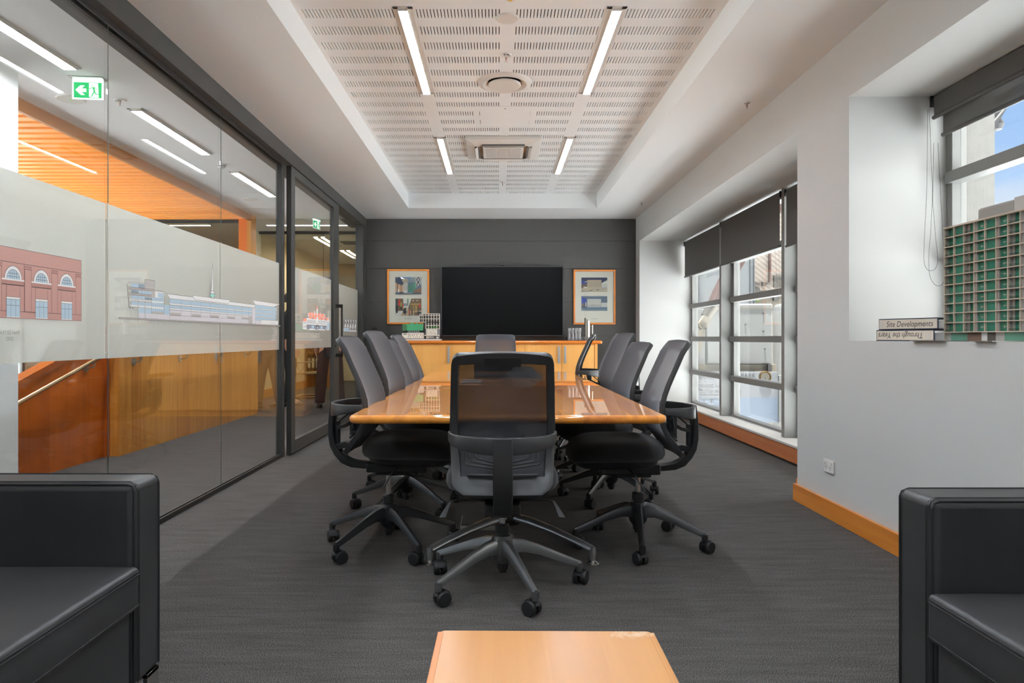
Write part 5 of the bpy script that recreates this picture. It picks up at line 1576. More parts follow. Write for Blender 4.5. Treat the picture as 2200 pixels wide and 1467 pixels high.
for i in range(NB):
    kind = ('bal', 'flush', 'bal2', 'part', 'flush', 'part', 'bal3', 'part', 'flush', 'bal')[i]
    y1_ = -i * PT - 0.0022; y0_ = -(i + 1) * PT + 0.0022
    for j in range(NF):
        z0_ = PH + j * FP + 0.002; z1_ = z0_ + FP - 0.004
        if kind == 'flush':
            gl.box(0.006, 0.010, y0_, y1_, z0_, z1_, 0)
            gl.box(0.0045, 0.006, y0_, y1_, z1_ - 0.006, z1_, 1)
        elif kind == 'part':
            gl.box(0.010, 0.014, y0_, y1_ - 0.008, z0_, z1_, 0); gl.box(0.004, 0.014, y1_ - 0.009, y1_, z0_, z1_, 2)
            gl.box(0.009, 0.010, y0_ + 0.012, y1_ - 0.022, z0_ + 0.018, z0_ + 0.0192, 3); gl.box(0.009, 0.010, y0_ + 0.030, y0_ + 0.0312, z0_ + 0.012, z0_ + 0.024, 3)
        else:
            gl.box(0.016, 0.020, y0_, y1_, z0_, z1_, 0)
            gl.box(0.004, 0.016, y1_ - 0.002, y1_, z0_, z1_, 2); gl.box(0.014, 0.016, y1_ - (0.016 if kind != 'bal' else 0.006), y1_, z0_, z1_, 2)
            gl.box(0.0145, 0.016, y0_ + 0.016, y0_ + 0.026, z0_, z1_ - 0.008, 1)
            gl.box(0.001, 0.0025, y0_, y1_, z0_, z0_ + 0.011, 4)
build('facade_infill', gl, [TGL, TGL2, TGR, TB, glass('balcony_glass', (0.8, 0.86, 0.82))], tower)
pd = MB(); y_ = 0.0
for w_, k_ in ((0.03, 2), (0.11, 1), (0.09, 3), (0.035, 0), (0.05, 4), (0.05, 2), (0.18, 1), (0.12, 3)):
    pd.box(0.010, 0.016, y_ - w_, y_, 0.001, PH - 0.002, k_); y_ -= w_
build('podium', pd, [mat('tower_white', (214, 214, 212), 0.5), TGL2, TGR, TBR, mat('tower_dark', (70, 62, 56), 0.6)], tower)
build('body', MB().box(0.034, DP, -L_, 0, 0.001, HT - 0.001), TGR, tower)
build('plant_room', MB().box(0.05, 0.15, -0.37, -0.145, HT + 0.006, HT + 0.068), mat('tower_roof_grey', (150, 146, 140), 0.6), tower, bevel=0.012, seg=4)
build('plant_room', MB().box(0.045, 0.16, -0.62, -0.372, HT + 0.006, HT + 0.072), mat('tower_roof_pale', (186, 184, 180), 0.6), tower, bevel=0.001)
build('base_slab', MB().box(-0.012, DP + 0.01, -L_ - 0.01, 0.02, -0.001, 0.0012), TB, tower)
t = thing('metal_plate', 'thin flat metal plate projecting over the edge of the near sill under the tower model', 'plate', (1.95, 3.06, 1.0375))
build('plate', MB().box(-0.024, 0.16, -0.10, 0.13, 0, 0.003), STEEL, t)
t = thing('metal_plate', 'thin flat metal plate on the near sill edge, at the right edge of the view', 'plate', (1.95, 2.72, 1.0375))
build('plate', MB().box(-0.024, 0.16, -0.06, 0.06, 0, 0.003), STEEL, t)
# ================================================================== corridor beyond the glass
ZC = 2.90
CW = mat('corridor_ceiling_paint', (240, 241, 243), 0.8)
BEIGE = mat('corridor_beige_paint', (226, 217, 194), 0.8)
m_ = MB()
m_.box(-3.68, -2.06, YF, 18.0, ZC, 3.12)
m_.box(-6.9, -3.68, 10.30, 18.0, ZC, 3.12)
m_.box(-6.9, -3.68, YF, 4.1, ZC, 3.12)
m_.box(-2.06, 1.9, 9.73, 18.0, ZC, 3.12)
struct(build('ceiling', m_, CW))
m_ = MB()
m_.box(-7.0, -6.9, YF, 0.6, 0, 3.12); m_.box(-7.0, -6.9, 10.0, 18.0, 0, 3.12); m_.box(-7.0, -6.9, 0.6, 10.0, 0, 0.12); m_.box(-7.0, -6.9, 0.6, 10.0, 2.80, 3.12)
struct(build('wall_far_left', m_, BEIGE))
struct(build('wall_far_back', MB().box(-6.9, 1.9, 17.0, 17.1, 0, 3.12), BEIGE))
struct(build('wall_side', MB().box(-1.90, -1.80, 9.73, 17.0, 0, ZC), BEIGE))
struct(build('wall_inner_left', MB().box(-4.22, -4.12, 11.9, 17.0, 0, ZC), BEIGE))
SKW = wood('skirting_wood', (206, 140, 58), (180, 116, 44), 'Y', 'Z', 0.3, 0.4)
struct(build('baseboard_inner_left', MB().box(-4.12, -4.10, 11.9, 17.0, 0, 0.15), SKW))
w3 = structure_root('added_window')  # added window, unseen: lets in daylight to brighten slats and corridor
build('window_frame', MB().box(-6.98, -6.92, 0.6, 10.0, 0.12, 0.17).box(-6.98, -6.92, 0.6, 10.0, 2.75, 2.80).box(-6.98, -6.92, 0.6, 0.66, 0.17, 2.75).box(-6.98, -6.92, 9.94, 10.0, 0.17, 2.75).box(-6.98, -6.92, 3.6, 3.66, 0.17, 2.75).box(-6.98, -6.92, 6.8, 6.86, 0.17, 2.75), WINMETAL, w3)
build('window_pane', MB().box(-6.955, -6.949, 0.66, 9.94, 0.17, 2.75), GLASS, w3)
# slatted timber ceiling over the stair
SLW = wood('slat_wood', (252, 160, 50), (238, 138, 34), 'X', 'Y', 0.155, 0.45, streak=0.4)
SLD = mat('slat_shadow_gap', (104, 56, 22), 0.9)
m_ = MB(); y = 4.12
while y < 10.24:
    m_.box(-6.9, -3.71, y, y + 0.090, 2.835, 2.90); y += 0.155
m_.box(-6.9, -3.68, 4.1, 10.30, 2.93, 3.0, 1)
sl = struct(build('ceiling', m_, [SLW, SLD]))
build('edge_beam', MB().box(-3.71, -3.675, 4.1, 10.30, 2.80, 2.935), wood('beam_wood', (176, 112, 52), (150, 92, 40), 'Y', 'Z', 0.3, 0.5), sl)
# timber portal and dark glazed screen at the far end of the stair
POST = wood('portal_wood', (222, 118, 26), (190, 94, 16), 'Z', 'X', 0.2, 0.45)
POST2 = wood('portal_wood_pale', (206, 142, 66), (186, 124, 52), 'Z', 'Y', 0.2, 0.45)
tp = structure_root('trim_2')
build('portal_post', MB().box(-3.86, -3.73, 10.18, 10.36, 0, 2.86), POST, tp)
build('portal_post', MB().box(-3.73, -3.67, 10.16, 10.38, 0, 2.90), POST2, tp)
build('head_rail', MB().box(-6.9, -3.86, 10.30, 10.36, 2.80, 2.90), BLACKMETAL, tp)
build('screen_pane', MB().box(-6.9, -3.86, 10.32, 10.328, 0.0, 2.80), glass('tinted_glass', (0.80, 0.77, 0.68)), tp)
# glazed partition of the room at the end of the corridor
pt = structure_root('trim_3')
build('head_rail', MB().box(-4.12, -1.90, 11.78, 11.84, 2.855, 2.90), BLACKMETAL, pt)
build('partition_pane', MB().box(-4.12, -3.012, 11.80, 11.81, 0.0, 2.855).box(-3.008, -1.90, 11.80, 11.81, 0.0, 2.855), glass('warm_glass', (0.94, 0.92, 0.84)), pt)
build('partition_joint', MB().box(-3.012, -3.008, 11.799, 11.811, 0, 2.855), BLACKMETAL, pt)
build('partition_band', MB().box(-3.0, -1.90, 11.797, 11.799, 0.85, 1.62), FILM, pt)

# corridor lights
GC = 'strip lights in the corridor ceiling'
for (y0, y1, lab) in ((-2.0, -0.66, 'corridor strip light behind the viewer'), (1.20, 2.55, 'corridor strip light beyond the left edge of the view'), (3.34, 4.68, 'corridor strip light cut by the left edge of the view, beyond the glass'),
                      (5.49, 6.84, 'corridor strip light beyond the glass, between the exit sign and the smoke detector'), (7.56, 8.87, 'corridor strip light beyond the glass, farthest along the corridor before the door post')):
    light_fixture(lab, -2.915, y0, y1, ZC - 0.0005, GC, LIGHTC, w=0.085, frame=0.022)
t = light_fixture('corridor strip light lying across the far end of the corridor', -3.09, -0.67, 0.67, ZC - 0.0005, GC, LIGHTC, w=0.07, frame=0.02)
t.location = (-3.09, 11.08, ZC - 0.0005); t.rotation_euler = (0, 0, PI / 2)
t = light_fixture('added strip light behind the dark glazed screen past the stair, standing in for a reflection', -5.0, -0.36, 0.36, ZC - 0.0005, GC, LIGHTC, w=0.07, frame=0.02)
t.location = (-5.0, 11.08, ZC - 0.0005); t.rotation_euler = (0, 0, PI / 2)  # made-up lamp: the strip is only mirrored in the screen glass
def louvre(label, x, y0, y1):
    t = thing('louvre_light', label, 'ceiling light', (x, (y0 + y1) / 2, ZC), 0, 'louvred lights of the far room'); h_ = (y1 - y0) / 2
    build('tube', MB().box(-0.10, -0.03, -h_, h_, -0.006, -0.002).box(0.03, 0.10, -h_, h_, -0.006, -0.002), emitter('louvre_light_glow', (255, 244, 220), 60), t)
    l_ = MB().box(-0.13, -0.10, -h_ - 0.02, h_ + 0.02, -0.02, 0).box(0.10, 0.13, -h_ - 0.02, h_ + 0.02, -0.02, 0).box(-0.03, 0.03, -h_, h_, -0.02, 0)
    n = int(2 * h_ / 0.07)
    for i in range(n + 1): l_.box(-0.10, 0.10, -h_ + i * 0.07, -h_ + i * 0.07 + 0.006, -0.016, -0.004)
    build('louvre', l_, WHITEPL, t)
louvre('louvred double light in the far room ceiling, nearer one', -3.25, 12.45, 13.65)
louvre('louvred double light in the far room ceiling, farther one', -3.20, 14.35, 15.65)
t = thing('air_diffuser', 'square slotted air diffuser in the far room ceiling', 'air diffuser', (-2.78, 13.2, ZC))
m_ = MB()
for k in range(9): m_.box(-0.22, 0.22, -0.22 + k * 0.05, -0.20 + k * 0.05, -0.012, 0.0)
build('slots', m_, mat('diffuser_dark', (120, 116, 104), 0.6), t)

# exit signs
EG = emitter('exit_green', (20, 190, 104), 1.15)
EW = emitter('exit_white', (240, 255, 246), 1.6)
def exit_sign(label, loc, yaw, arrow=True):
    t = thing('exit_sign', label, 'exit sign', loc, yaw, 'green exit signs in the corridor')
    build('mount_plate', MB().box(-0.115, 0.115, -0.045, 0.045, -0.006, 0), SATIN, t, bevel=0.002)
    build('lamp_bar', MB().box(-0.100, 0.100, -0.012, 0.012, -0.022, -0.005), EW, t)
    build('acrylic_panel', MB().box(-0.105, 0.105, -0.003, 0.003, -0.150, -0.020), mat('acrylic_edge', (232, 250, 240), 0.2, emit=(225, 255, 240), emit_s=0.7), t)
    for s in (-1, 1):
        build('green_face', MB().box(-0.094, 0.094, s * 0.0032, s * 0.0040, -0.140, -0.030), EG, t)
        def P(pts, c=EW, nm='pictogram', d=0.0046):
            m2 = MB(); m2.prism([(s * -x if s > 0 else x, s * d, z) for x, z in pts], (0, s * 0.0004, 0))
            return m2, c, nm
        X = lambda u: -0.094 + u * 0.188; Z = lambda v: -0.140 + v * 0.110
        pic = MB()
        def add(pts, d=0.0046): pic.prism([((-1 if s > 0 else 1) * X(u), s * d, Z(v)) for u, v in pts], (0, s * 0.0004, 0))
        add([(0.06, 0.50), (0.24, 0.80), (0.40, 0.80), (0.29, 0.60), (0.45, 0.60), (0.45, 0.38), (0.29, 0.38), (0.40, 0.18), (0.26, 0.18)])
        add([(0.55, 0.08), (0.62, 0.03), (0.90, 0.03), (0.87, 0.97), (0.55, 0.97)])
        build('pictogram', pic, EW, t)
        man = MB()
        def am(pts): man.prism([((-1 if s > 0 else 1) * X(u), s * 0.0053, Z(v)) for u, v in pts], (0, s * 0.0004, 0))
        am([(0.66 + 0.02 * math.cos(a), 0.80 + 0.035 * math.sin(a)) for a in [i * PI / 4 for i in range(8)]])
        am([(0.66, 0.72), (0.74, 0.70), (0.78, 0.42), (0.72, 0.38)]); am([(0.66, 0.70), (0.66, 0.64), (0.56, 0.56), (0.55, 0.60), (0.62, 0.66)])
        am([(0.74, 0.72), (0.80, 0.66), (0.82, 0.56), (0.80, 0.56), (0.77, 0.64), (0.72, 0.67)]); am([(0.72, 0.42), (0.77, 0.40), (0.70, 0.24), (0.66, 0.06), (0.63, 0.08), (0.66, 0.26)]); am([(0.74, 0.42), (0.78, 0.40), (0.80, 0.30), (0.92, 0.27), (0.94, 0.22), (0.77, 0.24)])
        build('running_figure', man, EG, t)
    return t
p = at(189, 168, 4.86)
exit_sign('green exit sign with left arrow and running figure beyond the glass, upper left', (p.x, 4.86, ZC), 0.10)
exit_sign('small green exit sign far down the corridor, turned nearly edge-on, seen through the door glass', (-2.81, 10.6, ZC), 1.30)
# ceiling things in the corridor
t = thing('ceiling_speaker', 'flat round speaker in the corridor ceiling beside the exit sign', 'speaker', (at(152, 213, 5.28).x, 5.28, ZC))
build('rim', MB().lathe([(0.075, -0.006), (0.095, -0.008), (0.102, 0.0)], n=36), WHITEPL, t, smooth=True); build('grille', MB().lathe([(0.0, -0.005), (0.075, -0.005), (0.076, 0.0)], n=36), mat('speaker_cloth'), t)
build('led', MB().lathe([(0.0, -0.010), (0.006, -0.009), (0.006, -0.005)], c=(0.0, 0, 0), n=10), emitter('led_green', (140, 220, 60), 1.2), t)
t = thing('ceiling_speaker', 'flat round speaker in the corridor ceiling near the door post', 'speaker', (at(538, 428, 9.08).x, 9.08, ZC))
build('rim', MB().lathe([(0.075, -0.006), (0.095, -0.008), (0.102, 0.0)], n=36), WHITEPL, t, smooth=True); build('grille', MB().lathe([(0.0, -0.005), (0.075, -0.005), (0.076, 0.0)], n=36), mat('speaker_cloth'), t)
t = thing('smoke_detector', 'white smoke detector in the corridor ceiling at the second glass joint', 'smoke detector', (at(476, 353, 7.25).x, 7.25, ZC))
build('base', MB().lathe([(0.05, 0.0), (0.048, -0.012), (0.038, -0.014)], n=28), WHITEPL, t, smooth=True)
build('cap', MB().lathe([(0.040, -0.014), (0.038, -0.034), (0.024, -0.042), (0.0, -0.044)], n=28), WHITEPL, t, smooth=True)
build('slots', MB().lathe([(0.0405, -0.020), (0.0400, -0.027)], n=28), BLACKPL, t)
GS = 'fire sprinklers in the corridor ceiling'
sprinkler('corridor sprinkler beyond the glass, just right of the first glass joint', at(258, 216, 5.30).x, 5.30, ZC, False, 0.045, GS)
sprinkler('corridor sprinkler beyond the glass, beside the farthest strip light', at(601, 430, 9.1).x, 9.1, ZC, False, 0.045, GS)
sprinkler('corridor sprinkler at the far end, seen at the right edge of the last glass panel', at(768, 498, 11.6).x, 11.6, ZC, False, 0.045, GS)
# white column
t = structure_root('trim_4'); build('column', MB().box(-3.95, -3.30, 4.25, 4.70, 0, ZC), mat('column_paint', (240, 242, 244), 0.6), t)
# timber balustrade walls
BALW = wood('balustrade_wood', (212, 146, 62), (178, 106, 34), 'Z', 'Y', 0.17, 0.38, coat=0.25, coat_r=0.2, streak=0.8, spot=0.3)
STW = wood('stair_wall_wood', (196, 98, 18), (162, 72, 10), 'Z', 'Y', 0.14, 0.32, coat=0.4, coat_r=0.15, streak=0.5)
st = structure_root('wall_stair')
build('balustrade', MB().box(-3.45, -3.37, 6.08, 9.60, 0, 1.16), BALW, st)
build('return_panel', MB().box(-3.56, -3.45, 6.05, 6.10, 0, 1.16), STW, st)
m_ = MB()
m_.prism([(-3.49, 4.70, 0), (-3.49, 6.08, 0), (-3.49, 6.08, 1.06), (-3.49, 4.70, 0.622)], (-0.06, 0, 0))
build('sloping_panel', m_, STW, st)
m_ = MB(); m_.prism([(-3.47, 4.70, 0.622), (-3.47, 6.08, 1.06), (-3.47, 6.08, 1.10), (-3.47, 4.70, 0.662)], (-0.10, 0, 0))
build('capping', m_, wood('cap_wood', (176, 86, 16), (150, 70, 10), 'Y', 'Z', 0.3, 0.3), st)
BRASS = mat('warm_steel', (206, 176, 140), 0.22, metal=1.0)
t = thing('handrail', 'sloping steel handrail on the dark orange stair wall beyond the glass', 'handrail', (0, 0, 0))
build('rail', MB().tube([(-3.40, 4.5, 0.492), (-3.40, 4.85, 0.596), (-3.40, 5.80, 0.880), (-3.40, 6.00, 0.94)], 0.020, 14), BRASS, t, smooth=True)
def bracket(t, x, y, z, up=0.07):
    b_ = build('bracket', MB().cyl((x, y, z), (x + 0.012, y, z), 0.036, 20).tube([(x + 0.01, y, z), (x + 0.07, y, z + 0.004), (x + 0.078, y, z + up * 0.5), (x + 0.078, y, z + up)], 0.008, 8), STEEL, t, smooth=True)
bracket(t, -3.49, 5.78, 0.80, 0.06)
t = thing('handrail', 'level steel handrail on brackets along the pale timber balustrade beyond the glass', 'handrail', (0, 0, 0))
build('rail', MB().tube([(-3.292, 6.10, 0.925), (-3.292, 9.5, 0.925)], 0.019, 14), BRASS, t, smooth=True)
for y in (6.314, 7.238, 8.17, 9.104): bracket(t, -3.37, y, 0.835, 0.075)

# far room: bookcase, cantilever chair
t = thing('bookcase', 'timber bookcase of white ring binders in the far room, seen through the door glass', 'bookcase', (-3.86, 14.75, 0))
m_ = MB().box(-0.24, -0.22, -0.15, 0.15, 0, 1.7).box(0.22, 0.24, -0.15, 0.15, 0, 1.7).box(-0.22, 0.22, 0.13, 0.15, 0, 1.7)
for z in (0.30, 0.74, 1.18, 1.66): m_.box(-0.22, 0.22, -0.15, 0.13, z, z + 0.025)
build('carcass', m_, SKW, t)
for j, zz in enumerate((0.325, 0.765)):
    for i in range(5):
        o = build('ring_binder', MB().box(-0.035, 0.035, -0.13, 0.10, 0, 0.32).box(-0.024, 0.024, -0.133, -0.13, 0.10, 0.30, 1), [mat('binder_brown', (120, 86, 52), 0.5), mat('binder_label', (236, 226, 200), 0.6)])
        o.location = (-3.86 - 0.175 + i * 0.085, 14.75, zz)
        tag(o, 'pale-labelled ring binder on the %s shelf of the far bookcase, %s' % (('lower', 'upper')[j], ('at the left end', 'second from the left', 'in the middle', 'second from the right', 'at the right end')[i]), 'binder', 'ring binders in the far bookcase')
t = thing('cantilever_chair', 'chrome cantilever chair with thin timber seat in the far room, seen through the door glass', 'chair', (-3.42, 12.35, 0))
for sx in (-1, 1):
    build('side_frame', MB().tube([(-0.20, sx * 0.24, 0.012), (0.24, sx * 0.24, 0.012), (0.25, sx * 0.24, 0.04), (0.25, sx * 0.24, 0.40), (0.22, sx * 0.24, 0.43), (-0.20, sx * 0.24, 0.415), (-0.12, sx * 0.24, 0.62), (0.10, sx * 0.24, 0.625)], 0.011, 8), CHROME, t, smooth=True)
build('cross_bar', MB().tube([(-0.20, -0.24, 0.012), (-0.20, 0.24, 0.012)], 0.011, 8), CHROME, t)
build('seat', MB().sweep([(-0.24, 0, 0.425), (0.15, 0, 0.445), (0.22, 0, 0.435), (0.25, 0, 0.415)], 0.42, 0.014, side=(0, 1, 0)), wood('ply_seat', (196, 158, 106), (176, 138, 88), 'X', 'Y', 0.3, 0.4), t)
build('backrest', MB().sweep([(-0.25, 0, 0.55), (-0.29, 0, 0.70), (-0.32, 0, 0.85)], 0.42, 0.014, side=(0, 1, 0)), wood('ply_seat'  , (196, 158, 106), (176, 138, 88)), t)
build('back_support', MB().tube([(-0.20, 0.18, 0.41), (-0.26, 0.18, 0.55), (-0.31, 0.18, 0.80)], 0.009, 8).tube([(-0.20, -0.18, 0.41), (-0.26, -0.18, 0.55), (-0.31, -0.18, 0.80)], 0.009, 8), CHROME, t)

# ================================================================== people standing in the corridor
SKIN = mat('skin', (204, 158, 132), 0.55)
def skinned(name, verts, edges, radii, m, parent, root=0, sub=2):
    me = bpy.data.meshes.new(name)
    me.from_pydata(verts, edges, [])
    me.materials.append(m)
    o = bpy.data.objects.new(name, me); COL.objects.link(o); o.parent = parent
    s = o.modifiers.new('skin', 'SKIN'); s.use_smooth_shade = True
    lay = me.skin_vertices[0].data
    for i, r in enumerate(radii):
        lay[i].radius = r if isinstance(r, tuple) else (r, r)
        lay[i].use_root = (i == root)
    ss = o.modifiers.new('subsurf', 'SUBSURF'); ss.levels = sub; ss.render_levels = sub
    return o
def person(label, x, y, yaw, trousers, top, hair, shoes, stride=0.0, spread=0.09):
    t = thing('person', label, 'person', (x, y, 0), yaw, 'people standing in the corridor')
    # local: facing +Y
    hipz, kneez, ankz = 0.92, 0.50, 0.09
    f1, f2 = stride, -stride
    V = [(0, 0, 0.97), (0, 0, 1.12), (0, 0.01, 1.30), (0, 0, 1.44), (0, 0.005, 1.52), (0, 0.01, 1.58), (0, 0.025, 1.64), (0, 0.02, 1.72),
         (-0.09, 0, hipz), (-0.5 * (spread + 0.09), f1 * 0.6 + 0.01, kneez), (-spread, f1, ankz), (-spread - 0.01, f1 + 0.14, 0.03),
         (0.09, 0, hipz), (0.5 * (spread + 0.09), f2 * 0.5 + 0.03, kneez), (spread, f2, ankz), (spread + 0.01, f2 + 0.14, 0.03),
         (-0.17, 0, 1.42), (-0.23, -0.02, 1.14), (-0.21, 0.08, 0.92), (-0.20, 0.10, 0.86), (0.17, 0, 1.42), (0.23, -0.02, 1.14), (0.21, 0.08, 0.92), (0.20, 0.10, 0.86)]
    E = [(0, 1), (1, 2), (2, 3), (3, 4), (4, 5), (5, 6), (6, 7), (0, 8), (8, 9), (9, 10), (10, 11), (0, 12), (12, 13), (13, 14), (14, 15), (3, 16), (16, 17), (17, 18), (18, 19), (3, 20), (20, 21), (21, 22), (22, 23)]
    Rr = [(0.14, 0.10), (0.125, 0.09), (0.145, 0.10), (0.10, 0.075), 0.052, 0.060, (0.078, 0.092), (0.066, 0.080), 0.085, 0.058, 0.034, 0.016, 0.085, 0.058, 0.034, 0.016, 0.052, 0.040, 0.028, 0.030, 0.052, 0.040, 0.028, 0.030]
    # fingers and thumbs
    for hi, s in ((19, -1), (23, 1)):
        hx_, hy_, hz_ = V[hi]
        for k in range(4):
            a = len(V); dx = (k - 1.5) * 0.018
            ln = (0.066, 0.076, 0.070, 0.056)[k]
            V += [(hx_ + s * 0.004, hy_ + dx, hz_ - 0.04), (hx_ - s * 0.006, hy_ + dx + 0.004, hz_ - 0.04 - ln * 0.6), (hx_ - s * 0.022, hy_ + dx + 0.006, hz_ - 0.04 - ln)]
            E += [(hi, a), (a, a + 1), (a + 1, a + 2)]; Rr += [0.009, 0.0085, 0.008]
        a = len(V); V += [(hx_ - s * 0.008, hy_ + 0.040, hz_ - 0.010), (hx_ - s * 0.014, hy_ + 0.055, hz_ - 0.045)]; E += [(hi, a), (a, a + 1)]; Rr += [0.010, 0.009]
    skinned('body', V, E, Rr, SKIN, t)
    # face
    fc = MB()
    fc.lathe([(0, -0.012), (0.010, 0.0), (0.0, 0.014)], c=(0, 0.118, 1.640), n=8)
    build('nose', fc, SKIN, t, smooth=True)
    ey = MB()
    for s in (-1, 1): ey.lathe([(0, -0.010), (0.010, 0.0), (0, 0.010)], c=(s * 0.031, 0.098, 1.668), n=10)
    build('eyes', ey, mat('eye_dark', (40, 32, 28), 0.2), t, smooth=True)
    build('mouth', MB().box(-0.022, 0.022, 0.098, 0.108, 1.598, 1.604), mat('lips', (160, 92, 84), 0.5), t, bevel=0.002)
    er = MB()
    for s in (-1, 1): er.lathe([(0, -0.022), (0.013, -0.005), (0.015, 0.012), (0, 0.024)], c=(s * 0.082, 0.015, 1.650), n=8)
    build('ears', er, SKIN, t, smooth=True)
    hm = MB(); n = 20; rows_ = []
    for i in range(9):
        ph = PI * 0.50 * i / 8
        rows_.append([((0.089 * math.cos(ph)) * math.cos(2 * PI * j / n), 0.008 + (0.104 * math.cos(ph)) * math.sin(2 * PI * j / n), 1.668 + 0.118 * math.sin(ph) - (0.05 if math.sin(2 * PI * j / n) < 0.1 and i == 0 else 0)) for j in range(n + 1)])
    hm.grid(rows_)
    build('hair', hm, hair, t, smooth=True)
    # trousers
    w1 = 0.072
    tv = [(0, 0, 1.00), (0, 0, 0.94), (-0.085, 0, 0.86), (-0.5 * (spread + 0.09), f1 * 0.55 + 0.008, kneez), (-spread, f1 * 0.97, 0.12), (-spread, f1, 0.055), (0.085, 0, 0.86), (0.5 * (spread + 0.09), f2 * 0.5 + 0.02, kneez), (spread, f2 * 0.97, 0.12), (spread, f2, 0.055)]
    te = [(0, 1), (1, 2), (2, 3), (3, 4), (4, 5), (1, 6), (6, 7), (7, 8), (8, 9)]
    skinned('trousers', tv, te, [(0.160, 0.120), (0.155, 0.115), (0.112, 0.118), (0.084, 0.088), (0.074, 0.082), (0.074, 0.084), (0.112, 0.118), (0.084, 0.088), (0.074, 0.082), (0.074, 0.084)], trousers, t, 1, 2)
    # top
    sv = [(0, 0, 0.96), (0, 0, 1.12), (0, 0.01, 1.30), (0, 0, 1.45), (-0.17, 0, 1.43), (-0.235, -0.02, 1.14), (-0.213, 0.075, 0.93), (0.17, 0, 1.43), (0.235, -0.02, 1.14), (0.213, 0.075, 0.93)]
    se = [(0, 1), (1, 2), (2, 3), (3, 4), (4, 5), (5, 6), (3, 7), (7, 8), (8, 9)]
    skinned('jacket', sv, se, [(0.175, 0.125), (0.160, 0.115), (0.172, 0.122), (0.115, 0.09), 0.068, 0.055, 0.042, 0.068, 0.055, 0.042], top, t, 0, 2)
    for s, ff in ((-1, f1), (1, f2)):
        sh = MB(); rows_ = []
        for (dy_, wv, hv) in ((-0.085, 0.026, 0.055), (-0.07, 0.036, 0.075), (-0.02, 0.040, 0.085), (0.05, 0.044, 0.065), (0.12, 0.046, 0.048), (0.17, 0.038, 0.036), (0.195, 0.016, 0.024)):
            rows_.append([(s * spread + wv * math.cos(a), ff + dy_, max(0.0, hv * math.sin(a))) for a in [PI * i / 8 for i in range(9)]] )
        sh.grid(rows_)
        sh.grid([[r[0], r[-1]] for r in rows_])
        build('shoe', sh, shoes, t, smooth=True)
    return t
CLB = mat('brown_trousers', (80, 60, 48), 0.9, vary=0.15, vary_scale=12)
CLK = mat('black_trousers', (36, 36, 38), 0.9)
CLD = mat('dark_brown_trousers', (70, 42, 34), 0.9, vary=0.15, vary_scale=12)
HR = mat('hair_dark', (48, 36, 30), 0.7)
SHO = mat('black_shoe', (30, 28, 28), 0.3)
person('person in brown trousers striding in the corridor, upper body behind the frosted band', -3.50, 10.45, 1.25, CLB, CLK, HR, SHO, 0.16, 0.06)
person('person in black trousers beside the door post in the corridor, half behind the frosted band', -3.27, 10.75, -1.3, CLK, CLK, HR, SHO, 0.02, 0.08)
person('person in dark brown trousers standing in the corridor behind the sliding door', -2.55, 10.40, 0.35, CLD, CLD, HR, SHO, 0.02, 0.15)

# ================================================================== outside the windows
struct(build('ground', MB().box(-60, 60, -30, 70, -3.3, -3.2), mat('ground_concrete', (198, 201, 204), 0.9, vary=0.1, vary_scale=0.6)))
OW = omat('outside_white_steel', (206, 206, 202), 0.6, vary=0.04, vary_scale=1.5)
OG = omat('outside_grey_cladding', (192, 198, 202), 0.6)
OB = omat('outside_beige_steel', (206, 192, 164), 0.7, vary=0.08, vary_scale=3)
ORU = omat('outside_rust_paint', (118, 54, 26), 0.55, vary=0.12, vary_scale=3)
OBLUE = omat('sign_pale_blue', (176, 196, 222), 0.5)
OBLUE2 = omat('sign_blue_line', (110, 160, 206), 0.5)
OTX = omat('sign_dark_text', (62, 60, 62), 0.6)
OTX2 = omat('sign_grey_text', (120, 122, 126), 0.6)
def P6(u, v, Y): return at(1480 + u / 3.4917, 520 + v / 3.4917, Y)
# machinery housing: two white plate boxes on a beige beam
Y1 = 13.6
a = P6(355, 462, Y1); b_ = P6(630, 915, Y1)
t = thing('plate_housing', 'large white steel box with bolt heads outside the long window', 'machinery housing', (b_.x, Y1, -3.2))
def lb_(m2, u0, v0, u1, v1, d0, d1, root, mi=0):
    p0, p1 = P6(u0, v0, Y1), P6(u1, v1, Y1)
    return m2.box(p0.x - root.location.x, p1.x - root.location.x, d0, d1, p1.z + 3.2, p0.z + 3.2, mi)
m_ = MB(); lb_(m_, 133, 462, 630, 915, 0, 1.2, t); m_.box(-2.6, -0.2, 0.1, 1.1, 0, b_.z + 3.2 - 0.2)
build('right_box', m_, OW, t, bevel=0.03, seg=3)
m_ = MB(); lb_(m_, -120, 500, 127, 920, 0.02, 1.2, t); build('left_box', m_, OW, t, bevel=0.01)
m_ = MB(); lb_(m_, 135, 492, 632, 499, -0.012, 0.02, t); build('rim_strip', m_, OB, t)
bt = MB()
for u, v in ((559, 537), (558, 669), (570, 801), (424, 618)):
    p_ = P6(u, v, Y1); bt.cyl((p_.x - t.location.x, -0.02, p_.z + 3.2), (p_.x - t.location.x, 0.01, p_.z + 3.2), 0.015, 10)
build('bolt_heads', bt, BLACKPL, t)
m_ = MB(); lb_(m_, -120, 918, 660, 968, 0.02, 1.1, t); build('beam', m_, OB, t)
m_ = MB(); lb_(m_, 585, 918, 612, 970, -0.06, 0.02, t); build('hanger', m_, BLACKMETAL, t)
# narrow white tank
pc_ = P6(690, 470, 14.2)
t = thing('steel_tank', 'narrow white upright tank beside the white steel box outside the long window', 'tank', (pc_.x + 0.14, 14.2, -3.2))
build('shell', MB().lathe([(0.28, 0), (0.28, pc_.z + 3.2 - 0.08), (0.24, pc_.z + 3.2), (0, pc_.z + 3.25)], n=32), OW, t, smooth=True)
